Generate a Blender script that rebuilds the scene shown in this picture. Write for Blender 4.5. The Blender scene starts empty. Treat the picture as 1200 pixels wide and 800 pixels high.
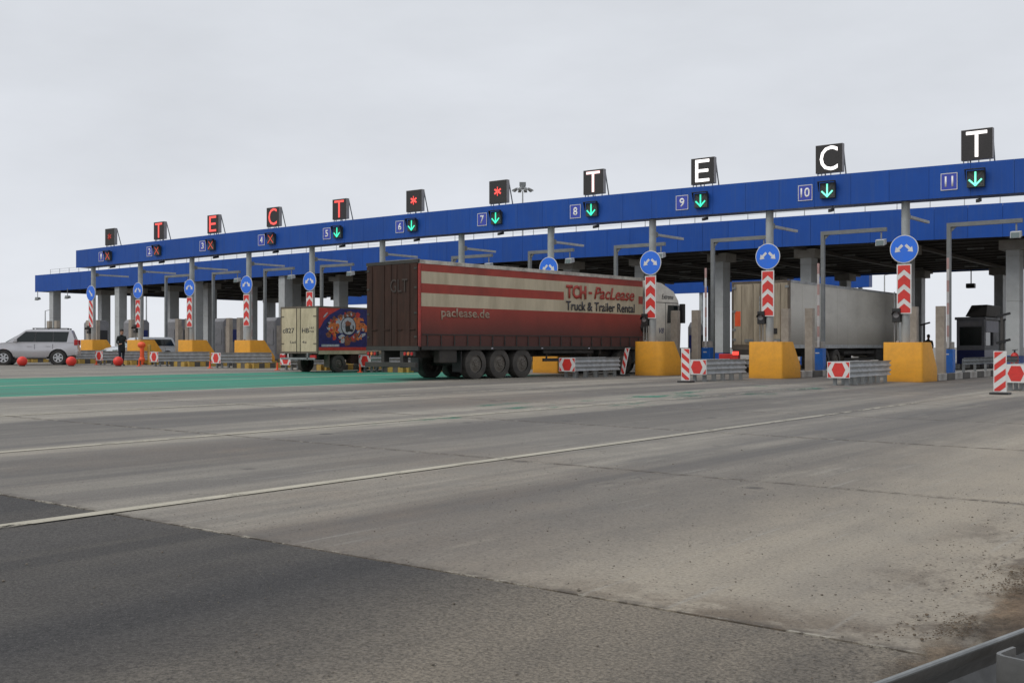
import bpy, bmesh, math, random
from mathutils import Vector, Matrix
R = math.radians
random.seed(7)
sc = bpy.context.scene
col = sc.collection

# ------------------------------------------------------------------ camera
YAW = 37.1
CY, SY = math.cos(R(YAW)), math.sin(R(YAW))
F, CX, HZ, CAMZ = 1260.0, 600.0, 407.0, 1.12
cam = bpy.data.cameras.new('camera'); camo = bpy.data.objects.new('camera', cam); col.objects.link(camo)
cam.sensor_width = 36.0; cam.lens = 36.0 * F / 1200.0
cam.shift_y = (HZ - 400.0) / 1200.0
cam.clip_start = 0.05; cam.clip_end = 9000
camo.location = (0, 0, CAMZ); camo.rotation_euler = (R(90), 0, R(YAW))
sc.camera = camo
def rr(x):                      # ratio X/Y of the ray through image column x
    u = (x - CX) / F
    return (CY * u - SY) / (SY * u + CY)
def at(x, Y): return rr(x) * Y
def gz(X):                      # the plaza falls gently from left to right
    X = max(-130.0, min(20.0, X))
    return 0.006 * (-X - 11.0)
def ground_at(x, y):            # point of the plaza seen at image point x, y
    h = 1.12
    for _ in range(6):
        z = F * h / (y - HZ); xc = (x - CX) / F * z
        X = xc * CY - z * SY; Y = xc * SY + z * CY
        h = CAMZ - gz(X)
    return X, Y

# ------------------------------------------------------------------ world, sun, exposure
w = bpy.data.worlds.new('World'); sc.world = w; w.use_nodes = True
nt = w.node_tree; N = nt.nodes; L = nt.links; N.clear()
out = N.new('ShaderNodeOutputWorld'); bg = N.new('ShaderNodeBackground'); bg.inputs['Strength'].default_value = 0.1
sky = N.new('ShaderNodeTexSky'); sky.sky_type = 'NISHITA'; sky.sun_disc = False
SUN_EL, SUN_AZ = R(48), R(205)
sky.sun_elevation = SUN_EL; sky.sun_rotation = SUN_AZ
tc = N.new('ShaderNodeTexCoord'); sx = N.new('ShaderNodeSeparateXYZ'); L.new(tc.outputs['Generated'], sx.inputs[0])
cr = N.new('ShaderNodeValToRGB'); L.new(sx.outputs['Z'], cr.inputs[0])
e = cr.color_ramp.elements
e[0].position = 0.0; e[0].color = (0.715, 0.735, 0.780, 1)
e[1].position = 0.30; e[1].color = (0.640, 0.664, 0.705, 1)
m1 = e.new(0.05); m1.color = (0.695, 0.718, 0.766, 1)
m2 = e.new(1.0); m2.color = (0.62, 0.645, 0.69, 1)
mp = N.new('ShaderNodeMapping'); mp.inputs['Scale'].default_value = (1.4, 1.4, 4.0); L.new(tc.outputs['Generated'], mp.inputs[0])
cn = N.new('ShaderNodeTexNoise'); cn.inputs['Scale'].default_value = 2.2; cn.inputs['Detail'].default_value = 5; cn.inputs['Roughness'].default_value = 0.55
L.new(mp.outputs[0], cn.inputs['Vector'])
mr = N.new('ShaderNodeMapRange'); mr.inputs[1].default_value = 0.3; mr.inputs[2].default_value = 0.7; mr.inputs[3].default_value = 9.5; mr.inputs[4].default_value = 11.0
L.new(cn.outputs[0], mr.inputs[0])
vm = N.new('ShaderNodeVectorMath'); vm.operation = 'SCALE'; L.new(cr.outputs[0], vm.inputs[0]); L.new(mr.outputs[0], vm.inputs['Scale'])
mx = N.new('ShaderNodeMix'); mx.data_type = 'RGBA'; mx.inputs[0].default_value = 0.96
L.new(sky.outputs[0], mx.inputs[6]); L.new(vm.outputs[0], mx.inputs[7])
L.new(mx.outputs[2], bg.inputs['Color']); L.new(bg.outputs[0], out.inputs[0])
sun = bpy.data.lights.new('sun', 'SUN'); sun.energy = 1.3; sun.angle = R(40); sun.color = (1.0, 0.95, 0.87)
suno = bpy.data.objects.new('sun', sun); col.objects.link(suno)
sd = Vector((math.sin(SUN_AZ) * math.cos(SUN_EL), math.cos(SUN_AZ) * math.cos(SUN_EL), math.sin(SUN_EL)))
suno.rotation_euler = sd.to_track_quat('Z', 'Y').to_euler()
sc.view_settings.view_transform = 'Standard'; sc.view_settings.look = 'None'
sc.view_settings.exposure = 0.08; sc.view_settings.gamma = 1.0
sc.render.resolution_x = 1024; sc.render.resolution_y = 682

# ------------------------------------------------------------------ materials
def mat(name, base, rough=0.6, metal=0.0, dirt=None, dirt_amt=0.0, scale=3.0, var=0.12, bump=0.02, emit=None, estr=1.0,
        zdirt=None, coat=0.0, stretch=None, spec=0.5, dirt_noise=0.9):
    """painted / metal / concrete surface: colour varied by noise, blotchy dirt, optional dirt below a height"""
    m = bpy.data.materials.new(name); m.use_nodes = True
    n = m.node_tree.nodes; l = m.node_tree.links
    b = n['Principled BSDF']
    b.inputs['Roughness'].default_value = rough; b.inputs['Metallic'].default_value = metal
    b.inputs['Coat Weight'].default_value = coat; b.inputs['Specular IOR Level'].default_value = spec
    t = n.new('ShaderNodeTexCoord'); mpp = n.new('ShaderNodeMapping'); l.new(t.outputs['Object'], mpp.inputs[0])
    if stretch: mpp.inputs['Scale'].default_value = stretch
    ns = n.new('ShaderNodeTexNoise'); ns.inputs['Scale'].default_value = scale; ns.inputs['Detail'].default_value = 6; ns.inputs['Roughness'].default_value = 0.62
    l.new(mpp.outputs[0], ns.inputs['Vector'])
    r = n.new('ShaderNodeMapRange'); r.inputs[1].default_value = 0.3; r.inputs[2].default_value = 0.7
    r.inputs[3].default_value = 1 - var; r.inputs[4].default_value = 1 + var; l.new(ns.outputs[0], r.inputs[0])
    v = n.new('ShaderNodeVectorMath'); v.operation = 'SCALE'; v.inputs[0].default_value = base; l.new(r.outputs[0], v.inputs['Scale'])
    colr = v.outputs[0]
    if dirt is not None:
        nd = n.new('ShaderNodeTexNoise'); nd.inputs['Scale'].default_value = scale * 0.45; nd.inputs['Detail'].default_value = 8; nd.inputs['Roughness'].default_value = 0.7
        l.new(mpp.outputs[0], nd.inputs['Vector'])
        fr = n.new('ShaderNodeMapRange'); fr.inputs[1].default_value = 0.42; fr.inputs[2].default_value = 0.75
        fr.inputs[3].default_value = 0.0; fr.inputs[4].default_value = dirt_amt; l.new(nd.outputs[0], fr.inputs[0])
        fac = fr.outputs[0]
        if zdirt:
            z0, z1, za = zdirt
            sp = n.new('ShaderNodeSeparateXYZ'); l.new(t.outputs['Object'], sp.inputs[0])
            ad = n.new('ShaderNodeMath'); ad.operation = 'MULTIPLY_ADD'; l.new(nd.outputs[0], ad.inputs[0]); ad.inputs[1].default_value = dirt_noise; l.new(sp.outputs['Z'], ad.inputs[2])
            zr = n.new('ShaderNodeMapRange'); zr.interpolation_type = 'SMOOTHSTEP'
            zr.inputs[1].default_value = z0 + dirt_noise * .5; zr.inputs[2].default_value = z1 + dirt_noise * .5; zr.inputs[3].default_value = za; zr.inputs[4].default_value = 0.0
            l.new(ad.outputs[0], zr.inputs[0])
            mxx = n.new('ShaderNodeMath'); mxx.operation = 'MAXIMUM'; l.new(fac, mxx.inputs[0]); l.new(zr.outputs[0], mxx.inputs[1]); fac = mxx.outputs[0]
        mc = n.new('ShaderNodeMix'); mc.data_type = 'RGBA'; l.new(fac, mc.inputs[0]); l.new(colr, mc.inputs[6]); mc.inputs[7].default_value = (*dirt, 1)
        colr = mc.outputs[2]
        rm = n.new('ShaderNodeMapRange'); rm.inputs[3].default_value = rough; rm.inputs[4].default_value = min(1, rough + 0.3); l.new(fac, rm.inputs[0]); l.new(rm.outputs[0], b.inputs['Roughness'])
    l.new(colr, b.inputs['Base Color'])
    if bump > 0:
        bp = n.new('ShaderNodeBump'); bp.inputs['Strength'].default_value = 0.35; bp.inputs['Distance'].default_value = bump
        nb = n.new('ShaderNodeTexNoise'); nb.inputs['Scale'].default_value = scale * 6; nb.inputs['Detail'].default_value = 4
        l.new(t.outputs['Object'], nb.inputs['Vector']); l.new(nb.outputs[0], bp.inputs['Height']); l.new(bp.outputs[0], b.inputs['Normal'])
    if emit:
        b.inputs['Emission Color'].default_value = (*emit, 1); b.inputs['Emission Strength'].default_value = estr
    return m
M = {}
M['blue'] = mat('blue_panel_paint', (0.004, 0.064, 0.33), 0.5, spec=.3, dirt=(0.03, 0.07, 0.20), dirt_amt=0.22, scale=1.3, var=0.08, bump=0.004)
def fascia_mat():
    m = M['blue']; n = m.node_tree.nodes; l = m.node_tree.links; b = n['Principled BSDF']; src = b.inputs['Base Color'].links[0].from_socket
    oi = n.new('ShaderNodeObjectInfo'); r = n.new('ShaderNodeMapRange'); r.inputs[3].default_value = .95; r.inputs[4].default_value = 1.05; l.new(oi.outputs['Random'], r.inputs[0])
    v = n.new('ShaderNodeVectorMath'); v.operation = 'SCALE'; l.new(src, v.inputs[0]); l.new(r.outputs[0], v.inputs['Scale'])
    t = n.new('ShaderNodeTexCoord'); mp_ = n.new('ShaderNodeMapping'); mp_.inputs['Scale'].default_value = (6, 6, .25); l.new(t.outputs['Object'], mp_.inputs[0])
    q = n.new('ShaderNodeTexNoise'); q.inputs['Scale'].default_value = 2.2; q.inputs['Detail'].default_value = 5; l.new(mp_.outputs[0], q.inputs['Vector'])
    f = n.new('ShaderNodeMapRange'); f.inputs[1].default_value = .48; f.inputs[2].default_value = .75; f.inputs[4].default_value = .5; l.new(q.outputs[0], f.inputs[0])
    x = n.new('ShaderNodeMix'); x.data_type = 'RGBA'; l.new(f.outputs[0], x.inputs[0]); l.new(v.outputs[0], x.inputs[6]); x.inputs[7].default_value = (.03, .085, .28, 1); l.new(x.outputs[2], b.inputs['Base Color'])
fascia_mat()
M['blue_edge'] = mat('blue_flashing', (0.006, 0.045, 0.22), 0.4, bump=0)
M['greyclad'] = mat('grey_cladding', (0.44, 0.46, 0.465), 0.42, dirt=(0.13, 0.12, 0.11), dirt_amt=0.4, scale=1.6, zdirt=(0.0, 1.3, 0.35), bump=0.003, var=.06)
M['conc'] = mat('column_concrete', (0.33, 0.32, 0.30), 0.8, dirt=(0.12, 0.11, 0.10), dirt_amt=0.5, scale=2)
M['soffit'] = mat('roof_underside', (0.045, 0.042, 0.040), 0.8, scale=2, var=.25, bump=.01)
M['steeldark'] = mat('dark_steel', (0.065, 0.060, 0.055), 0.55, scale=3, var=.2, bump=.004)
M['galv'] = mat('galvanised_steel', (0.46, 0.475, 0.48), 0.5, 0.25, dirt=(0.2, 0.19, 0.18), dirt_amt=0.6, scale=5, var=0.15, bump=0.006)
M['galvdull'] = mat('weathered_galvanised_steel', (0.27, 0.285, 0.29), 0.5, 0.25, dirt=(0.10, 0.10, 0.095), dirt_amt=0.8, scale=6, var=0.2, bump=0.004)
M['polegrey'] = mat('grey_pole_paint', (0.36, 0.385, 0.39), 0.45, dirt=(0.13, 0.13, 0.12), dirt_amt=0.5, scale=3, bump=.004, zdirt=(1.2, 3.0, .35))
M['framegrey'] = mat('frame_grey_paint', (0.20, 0.215, 0.22), 0.5, dirt=(0.09, 0.09, 0.085), dirt_amt=0.5, scale=4, bump=.004)
M['slabgrey'] = mat('beige_plate', (0.40, 0.355, 0.30), 0.6, dirt=(0.19, 0.16, 0.13), dirt_amt=0.7, scale=4, zdirt=(.0, 1.2, .6))
M['orange'] = mat('ochre_concrete_paint', (0.78, 0.36, 0.028), 0.6, dirt=(0.30, 0.16, 0.05), dirt_amt=0.42, scale=4.5, zdirt=(-.15, 0.22, 0.7), var=.04, bump=.006, dirt_noise=.4)
M['white'] = mat('white_reflective', (0.68, 0.68, 0.67), 0.5, dirt=(0.3, 0.28, 0.26), dirt_amt=0.35, scale=6, bump=0)
M['red'] = mat('red_reflective', (0.62, 0.035, 0.028), 0.45, dirt=(0.25, 0.05, 0.04), dirt_amt=0.35, scale=6, bump=0)
M['signblue'] = mat('sign_blue', (0.015, 0.16, 0.78), 0.4, dirt=(0.07, 0.12, 0.3), dirt_amt=0.3, scale=5, bump=0, var=.05)
M['numwhite'] = mat('number_white', (0.85, 0.85, 0.85), 0.5, bump=0)
M['platepurple'] = mat('plate_blue', (0.035, 0.06, 0.42), 0.4, bump=0)
M['boxblue'] = mat('blue_box_paint', (0.012, 0.13, 0.50), 0.45, dirt=(0.05, 0.07, 0.12), dirt_amt=0.3, scale=5, zdirt=(0, .35, .5), bump=.003)
M['signalbox'] = mat('signal_housing', (0.035, 0.045, 0.045), 0.6, bump=0)
M['railback'] = mat('dull_zinc', (0.19, 0.195, 0.195), 0.45, 0.3, dirt=(0.07, 0.065, 0.06), dirt_amt=.8, scale=9, var=.25, bump=.003)
M['black'] = mat('black_plastic', (0.018, 0.018, 0.019), 0.5, scale=5, bump=0)
M['ledpanel'] = mat('led_panel_face', (0.028, 0.026, 0.027), 0.65, scale=30, var=0.3, bump=0)
M['casing'] = mat('sign_casing', (0.27, 0.26, 0.265), 0.5, dirt=(.1, .1, .1), dirt_amt=.5, scale=4, bump=.003)
M['led_red'] = mat('led_red', (0.5, 0.05, 0.04), 0.5, bump=0, emit=(1.0, 0.10, 0.085), estr=1.0)
M['led_dim'] = mat('led_dim_red', (0.3, 0.04, 0.03), 0.5, bump=0, emit=(1.0, 0.08, 0.06), estr=.16)
M['led_redx'] = mat('led_red_cross', (0.5, 0.05, 0.04), 0.5, bump=0, emit=(1.0, 0.16, 0.08), estr=.28)
M['led_pink'] = mat('led_pink_white', (0.8, 0.6, 0.6), 0.5, bump=0, emit=(1.0, 0.62, 0.60), estr=1.4)
M['led_white'] = mat('led_white', (0.8, 0.8, 0.8), 0.5, bump=0, emit=(1.0, 0.93, 0.90), estr=1.4)
M['led_green'] = mat('led_green', (0.05, 0.7, 0.45), 0.5, bump=0, emit=(0.05, 1.0, 0.58), estr=.85)
M['led_greenw'] = mat('led_green_white', (0.3, 0.9, 0.7), 0.5, bump=0, emit=(0.14, 1.0, 0.60), estr=1.0)
M['tail_on'] = mat('lit_tail_lamp', (0.6, 0.02, 0.02), 0.3, bump=0, emit=(1.0, 0.07, 0.05), estr=1.6)
M['tail'] = mat('red_lens', (0.45, 0.015, 0.015), 0.2, bump=0)
M['rubber'] = mat('tyre_rubber', (0.028, 0.027, 0.026), 0.8, dirt=(0.10, 0.09, 0.08), dirt_amt=0.6, scale=6, bump=.01)
M['rubberdirty'] = mat('dusty_tyre_rubber', (0.05, 0.046, 0.042), 0.85, dirt=(0.11, 0.10, 0.088), dirt_amt=0.9, scale=5, bump=.01)
M['hub'] = mat('dusty_hub_steel', (0.16, 0.145, 0.125), 0.7, 0.1, dirt=(0.05, 0.04, 0.03), dirt_amt=0.9, scale=9, bump=.005)
M['alloy'] = mat('alloy_rim', (0.62, 0.63, 0.64), 0.3, 0.7, bump=0)
M['chassis'] = mat('dirty_chassis', (0.030, 0.028, 0.026), 0.7, dirt=(0.075, 0.065, 0.055), dirt_amt=0.8, scale=3, bump=.006)
M['silver'] = mat('silver_car_paint', (0.56, 0.55, 0.57), 0.28, 0.5, dirt=(0.30, 0.28, 0.26), dirt_amt=0.3, scale=1.5, zdirt=(0.35, 0.95, 0.55), var=.03, bump=0, coat=.5)
M['whitecar'] = mat('white_car_paint', (0.60, 0.63, 0.66), 0.3, 0.1, dirt=(0.35, 0.33, 0.31), dirt_amt=0.3, scale=1.5, bump=0, coat=.4, var=.03)
M['glass'] = mat('tinted_window', (0.012, 0.018, 0.018), 0.06, 0.0, bump=0, spec=.45)
M['glasslight'] = mat('windscreen', (0.20, 0.25, 0.25), 0.08, 0.0, bump=0, spec=.8)
M['darktrim'] = mat('dark_trim', (0.03, 0.03, 0.032), 0.6, bump=0)
DZ = dict(dirt=(0.066, 0.034, 0.028), dirt_amt=0.50, scale=1.6, zdirt=(1.2, 2.7, 0.93), stretch=(1.0, .8, .35), bump=0.006, dirt_noise=.5)
M['tred'] = mat('curtain_red', (0.36, 0.048, 0.030), 0.55, var=.12, **DZ)
M['tpost'] = mat('corner_post_red', (0.42, 0.05, 0.04), 0.5, dirt=(.1, .04, .035), dirt_amt=.7, scale=4, zdirt=(1.0, 2.0, .8))
M['tcream'] = mat('curtain_cream', (0.55, 0.475, 0.335), 0.55, dirt=(0.30, 0.25, 0.17), dirt_amt=0.65, scale=2.2, stretch=(1, 1.4, .3), bump=.006)
M['tredlet'] = mat('lettering_red', (0.40, 0.045, 0.03), 0.55, dirt=(.3, .15, .1), dirt_amt=.3, scale=6, bump=0)
M['tblacklet'] = mat('lettering_black', (0.03, 0.03, 0.04), 0.55, bump=0)
M['tcreamlet'] = mat('lettering_faded', (0.36, 0.27, 0.20), 0.6, dirt=(.14, .07, .05), dirt_amt=.7, scale=5, bump=0)
M['tdoor'] = mat('grimy_door', (0.052, 0.026, 0.020), 0.8, spec=.2, dirt=(0.030, 0.024, 0.022), dirt_amt=0.9, scale=1.8, stretch=(2, 1, .5), var=.3, bump=.006)
M['tdoorlet'] = mat('grimy_letters', (0.046, 0.031, 0.026), 0.65, dirt=(0.035, 0.026, 0.024), dirt_amt=0.9, scale=4, bump=0)
M['troof'] = mat('roof_rail_pale', (0.58, 0.55, 0.48), 0.6, dirt=(.12, .11, .1), dirt_amt=.8, scale=5)
M['wside'] = mat('grimy_white_side', (0.68, 0.655, 0.59), 0.5, dirt=(0.25, 0.22, 0.18), dirt_amt=0.45, scale=1.2, zdirt=(0.9, 2.7, 0.85), stretch=(1, .4, 1), bump=.004, var=.06)
M['wdoor'] = mat('grimy_beige_door', (0.42, 0.36, 0.265), 0.6, dirt=(0.11, 0.085, 0.06), dirt_amt=0.9, scale=2.0, stretch=(2.5, 1, .3), zdirt=(1.0, 1.5, .8), bump=.004)
M['cab'] = mat('white_cab_paint', (0.76, 0.73, 0.65), 0.4, dirt=(0.22, 0.19, 0.14), dirt_amt=0.5, scale=2, zdirt=(1.0, 2.2, .6), bump=0, coat=.2)
M['cream'] = mat('cream_box_door', (0.54, 0.46, 0.315), 0.6, dirt=(0.24, 0.19, 0.12), dirt_amt=0.7, scale=3, stretch=(1, 1, .5), bump=.003)
M['boxframe'] = mat('box_frame_brown', (0.13, 0.105, 0.08), 0.6, dirt=(.06, .05, .04), dirt_amt=.7, scale=5)
M['g_blue'] = mat('print_dark_blue', (0.018, 0.022, 0.13), 0.5, scale=6, var=.35, bump=0)
M['g_red'] = mat('print_red', (0.52, 0.045, 0.035), 0.5, scale=6, var=.2, bump=0)
M['g_orange'] = mat('print_orange', (0.62, 0.17, 0.045), 0.5, scale=12, var=.35, bump=0)
M['g_brown'] = mat('print_brown', (0.22, 0.075, 0.04), 0.5, scale=14, var=.5, bump=0)
M['g_white'] = mat('print_pale', (0.42, 0.42, 0.46), 0.5, scale=14, var=.35, bump=0)
M['g_black'] = mat('print_black', (0.02, 0.022, 0.02), 0.5, bump=0)
M['skin'] = mat('skin', (0.45, 0.25, 0.17), 0.6, bump=0)
M['hair'] = mat('dark_hair', (0.02, 0.014, 0.01), 0.7, bump=0)
M['jacket'] = mat('black_jacket', (0.012, 0.017, 0.017), 0.85, scale=10, var=.3, bump=.01)
M['trousers'] = mat('navy_trousers', (0.012, 0.014, 0.028), 0.85, scale=10, var=.3, bump=.01)
M['hivis'] = mat('hi_vis_vest', (0.35, 0.62, 0.06), 0.7, bump=0)
M['ballred'] = mat('red_ball_paint', (0.78, 0.04, 0.025), 0.42, dirt=(.3, .05, .04), dirt_amt=.5, scale=5, bump=.006)
M['orangebright'] = mat('signal_orange', (0.85, 0.11, 0.03), 0.5, bump=0)
M['yellow'] = mat('yellow_paint', (0.50, 0.33, 0.07), 0.6, dirt=(.2, .12, .05), dirt_amt=.6, scale=6)
M['kerbwhite'] = mat('kerb_white', (0.42, 0.40, 0.37), 0.8, dirt=(.14, .12, .1), dirt_amt=.8, scale=5)
M['kerbblack'] = mat('kerb_dark', (0.085, 0.08, 0.075), 0.8, dirt=(.2, .18, .15), dirt_amt=.5, scale=5)
M['extred'] = mat('fire_red', (0.55, 0.03, 0.025), 0.4, bump=0)
M['navy'] = mat('navy_screen', (0.015, 0.025, 0.13), 0.3, bump=0)
M['booth'] = mat('booth_grey', (0.22, 0.22, 0.235), 0.5, dirt=(.1, .1, .1), dirt_amt=.6, scale=3)
M['boothlt'] = mat('booth_light', (0.38, 0.38, 0.46), 0.5, scale=3)
M['grass'] = mat('verge_grass', (0.075, 0.085, 0.025), 0.9, scale=20, var=.5, bump=0)
M['clod'] = mat('wet_soil', (0.105, 0.080, 0.056), 0.95, dirt=(.19, .145, .10), dirt_amt=.8, scale=9, bump=.01)
M['pebble'] = mat('grit', (0.15, 0.13, 0.105), 0.9, scale=9, var=.4)

# ---- ground materials, all in world position so that they run on over the joints
def ground_mat(name, kind):
    m = bpy.data.materials.new(name); m.use_nodes = True
    n = m.node_tree.nodes; l = m.node_tree.links; b = n['Principled BSDF']
    g = n.new('ShaderNodeNewGeometry')
    def noise(scale, det, sc3=(1, 1, 1), rough=.6):
        mp_ = n.new('ShaderNodeMapping'); mp_.inputs['Scale'].default_value = sc3; l.new(g.outputs['Position'], mp_.inputs[0])
        q = n.new('ShaderNodeTexNoise'); q.inputs['Scale'].default_value = scale; q.inputs['Detail'].default_value = det; q.inputs['Roughness'].default_value = rough
        l.new(mp_.outputs[0], q.inputs['Vector']); return q.outputs[0]
    def rng(s, a, b_, c, d, smooth=False):
        q = n.new('ShaderNodeMapRange'); q.inputs[1].default_value = a; q.inputs[2].default_value = b_; q.inputs[3].default_value = c; q.inputs[4].default_value = d
        if smooth: q.interpolation_type = 'SMOOTHSTEP'
        l.new(s, q.inputs[0]); return q.outputs[0]
    def mix(f, a, b_, typ='MIX'):
        q = n.new('ShaderNodeMix'); q.data_type = 'RGBA'; q.blend_type = typ
        if isinstance(f, float): q.inputs[0].default_value = f
        else: l.new(f, q.inputs[0])
        for i, s in ((6, a), (7, b_)):
            if isinstance(s, tuple): q.inputs[i].default_value = (*s, 1)
            else: l.new(s, q.inputs[i])
        return q.outputs[2]
    def mul(a, b_):
        q = n.new('ShaderNodeMath'); q.operation = 'MULTIPLY'
        for i, s in ((0, a), (1, b_)):
            if isinstance(s, float): q.inputs[i].default_value = s
            else: l.new(s, q.inputs[i])
        return q.outputs[0]
    def grey(s):
        q = n.new('ShaderNodeCombineXYZ')
        for i in range(3): l.new(s, q.inputs[i])
        return q.outputs[0]
    sp = n.new('ShaderNodeSeparateXYZ'); l.new(g.outputs['Position'], sp.inputs[0])
    X = sp.outputs['X']; Y = sp.outputs['Y']
    # tyre darkening: long streaks along the lanes, warped a little, broken into stretches
    streak = noise(1.0, 4, (0.62, 0.050, 1), .5)
    streak2 = noise(1.0, 5, (2.6, 0.07, 1), .6)
    patch = noise(0.16, 5, (1, .6, 1))
    fine = noise(55, 4, (1, 1, 1), .7)
    mid = noise(3.2, 6, (1, .5, 1), .65)
    grit = noise(150, 2)
    if kind == 'slab':
        c = mix(rng(mid, .3, .7, 0, 1), (0.250, 0.230, 0.196), (0.340, 0.314, 0.266))
        c = mix(rng(streak, .42, .62, 0, .80, True), c, (0.135, 0.126, 0.117))
        wob = noise(.35, 3, (1, .5, 1), .5)
        def band(cx_, hw, soft, amt, colr_):
            nonlocal c
            q = n.new('ShaderNodeMath'); q.operation = 'MULTIPLY_ADD'; l.new(wob, q.inputs[0]); q.inputs[1].default_value = 1.6; l.new(X, q.inputs[2])
            q2 = n.new('ShaderNodeMath'); q2.operation = 'SUBTRACT'; l.new(q.outputs[0], q2.inputs[0]); q2.inputs[1].default_value = cx_ + .8
            q3 = n.new('ShaderNodeMath'); q3.operation = 'ABSOLUTE'; l.new(q2.outputs[0], q3.inputs[0])
            c = mix(mul(rng(q3.outputs[0], hw - soft, hw + soft, amt, 0, True), rng(streak2, .3, .6, .55, 1.0)), c, colr_)
        for cx_, hw, amt in ((-4.3, 1.15, .92), (-9.3, .9, .88), (-14.2, 1.1, .8), (-20.5, 1.3, .6)): band(cx_, hw, .22, amt, (0.118, 0.110, 0.102))
        st3 = noise(1.0, 6, (6.5, .10, 1), .65)
        c = mix(rng(st3, .50, .72, 0, .40, True), c, (0.115, 0.108, 0.098))
        lg = noise(1.0, 5, (2.2, .45, 1), .75)
        c = mix(rng(lg, .55, .75, 0, .45, True), c, (0.33, 0.31, 0.26))
        c = mix(rng(streak2, .48, .70, 0, .45, True), c, (0.105, 0.103, 0.100))
        c = mix(mul(rng(patch, .50, .68, 0, .5, True), rng(mid, .35, .65, .3, 1)), c, (0.20, 0.155, 0.115))
        # soil tracked on from the verge, more towards it
        dn = noise(0.9, 7, (1, .45, 1), .7)
        near = rng(X, -5.2, -2.0, 0, 1, True)
        c = mix(mul(near, rng(dn, .30, .70, .45, .95, True)), c, (0.345, 0.300, 0.235))
        dk = noise(2.3, 8, (1, .5, 1), .75)
        ej = noise(3.0, 7, (.6, 1, 1), .7)
        c = mix(mul(mul(rng(X, -3.8, -2.2, 0, 1, True), rng(Y, 4.9, 4.25, 0, 1, True)), rng(ej, .42, .60, 0, .9, True)), c, (0.14, 0.11, 0.08))
        c = mix(mul(rng(X, -2.2, -1.35, 0, 1, True), rng(dk, .48, .62, 0, .75, True)), c, (0.085, 0.065, 0.048))
        sc_ = noise(1.0, 3, (9.0, .35, 1), .7)
        c = mix(rng(sc_, .60, .74, 0, .35, True), c, (0.34, 0.33, 0.30))
        oi = n.new('ShaderNodeObjectInfo')
        c = mix(1.0, c, grey(rng(oi.outputs['Random'], 0, 1, .93, 1.07)), 'MULTIPLY')
        c = mix(1.0, c, grey(rng(fine, .38, .62, .84, 1.16)), 'MULTIPLY')
        spk = noise(38, 1)
        c = mix(rng(spk, .66, .72, 0, .75), c, (0.07, 0.06, 0.05))
        cl = noise(13, 6, (1, .6, 1), .8)
        c = mix(mul(rng(X, -7, -2.5, .15, 1, True), rng(cl, .60, .70, 0, .5, True)), c, (0.12, 0.095, 0.07))
        # grime and chipped edges along the cast joints
        def mth(op, a, b_=None):
            q = n.new('ShaderNodeMath'); q.operation = op
            for i, s_ in ((0, a), (1, b_)):
                if s_ is None: continue
                if isinstance(s_, float): q.inputs[i].default_value = s_
                else: l.new(s_, q.inputs[i])
            return q.outputs[0]
        d = mth('MULTIPLY', mth('ABSOLUTE', mth('SUBTRACT', mth('FRACT', mth('ADD', mth('DIVIDE', mth('SUBTRACT', Y, 4.25), 4.5), 0.5)), 0.5)), 4.5)
        jn = noise(7.0, 6, (1, 1, 1), .75)
        c = mix(mul(rng(d, .0, .12, .9, 0, True), rng(jn, .40, .60, 0, 1, True)), c, (0.085, 0.072, 0.058))
        jn2 = noise(16.0, 5, (.5, 1, 1), .75)
        c = mix(mul(rng(d, .012, .045, .9, 0, True), rng(jn2, .52, .60, 0, 1, True)), c, (0.42, 0.39, 0.33))
        # hairline cracks and oil drips
        vo = n.new('ShaderNodeTexVoronoi'); vo.feature = 'DISTANCE_TO_EDGE'; vo.inputs['Scale'].default_value = .16
        wv = n.new('ShaderNodeVectorMath'); wv.operation = 'ADD'; nz = n.new('ShaderNodeTexNoise'); nz.inputs['Scale'].default_value = 1.6; nz.inputs['Detail'].default_value = 6
        l.new(g.outputs['Position'], nz.inputs['Vector']); l.new(g.outputs['Position'], wv.inputs[0]); l.new(nz.outputs['Color'], wv.inputs[1]); l.new(wv.outputs[0], vo.inputs['Vector'])
        c = mix(mul(rng(vo.outputs['Distance'], .0004, .0012, .65, 0), rng(patch, .48, .56, 0, 1)), c, (0.05, 0.042, 0.035))
        vd = n.new('ShaderNodeTexVoronoi'); vd.inputs['Scale'].default_value = .9; l.new(g.outputs['Position'], vd.inputs['Vector'])
        c = mix(mul(rng(vd.outputs['Distance'], .05, .11, .7, 0, True), rng(streak, .45, .55, .2, 1)), c, (0.045, 0.042, 0.040))
        rough = .74; bd = .012
    elif kind == 'asphalt':
        c = mix(rng(mid, .3, .7, 0, 1), (0.062, 0.057, 0.053), (0.090, 0.083, 0.074))
        c = mix(rng(streak, .46, .60, 0, .75, True), c, (0.042, 0.041, 0.042))
        c = mix(rng(streak2, .52, .7, 0, .5, True), c, (0.10, 0.092, 0.082))
        for cx_, hw, colr_, amt in ((-4.1, .20, (0.036, 0.035, 0.036), .65), (-5.55, .16, (0.036, 0.035, 0.036), .6), (-6.2, .45, (0.075, 0.070, 0.066), .7), (-8.0, .25, (0.04, 0.039, 0.04), .5)):
            q2 = n.new('ShaderNodeMath'); q2.operation = 'SUBTRACT'; l.new(X, q2.inputs[0]); q2.inputs[1].default_value = cx_
            q3 = n.new('ShaderNodeMath'); q3.operation = 'ABSOLUTE'; l.new(q2.outputs[0], q3.inputs[0])
            c = mix(mul(rng(q3.outputs[0], hw * .5, hw, amt, 0, True), rng(mid, .3, .55, .5, 1.0)), c, colr_)
        dn = noise(0.8, 7, (1, .5, 1), .7)
        near = rng(X, -4.1, -2.4, 0, 1, True)
        c = mix(mul(near, rng(dn, .25, .60, .35, .9, True)), c, (0.215, 0.185, 0.145))
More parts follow.
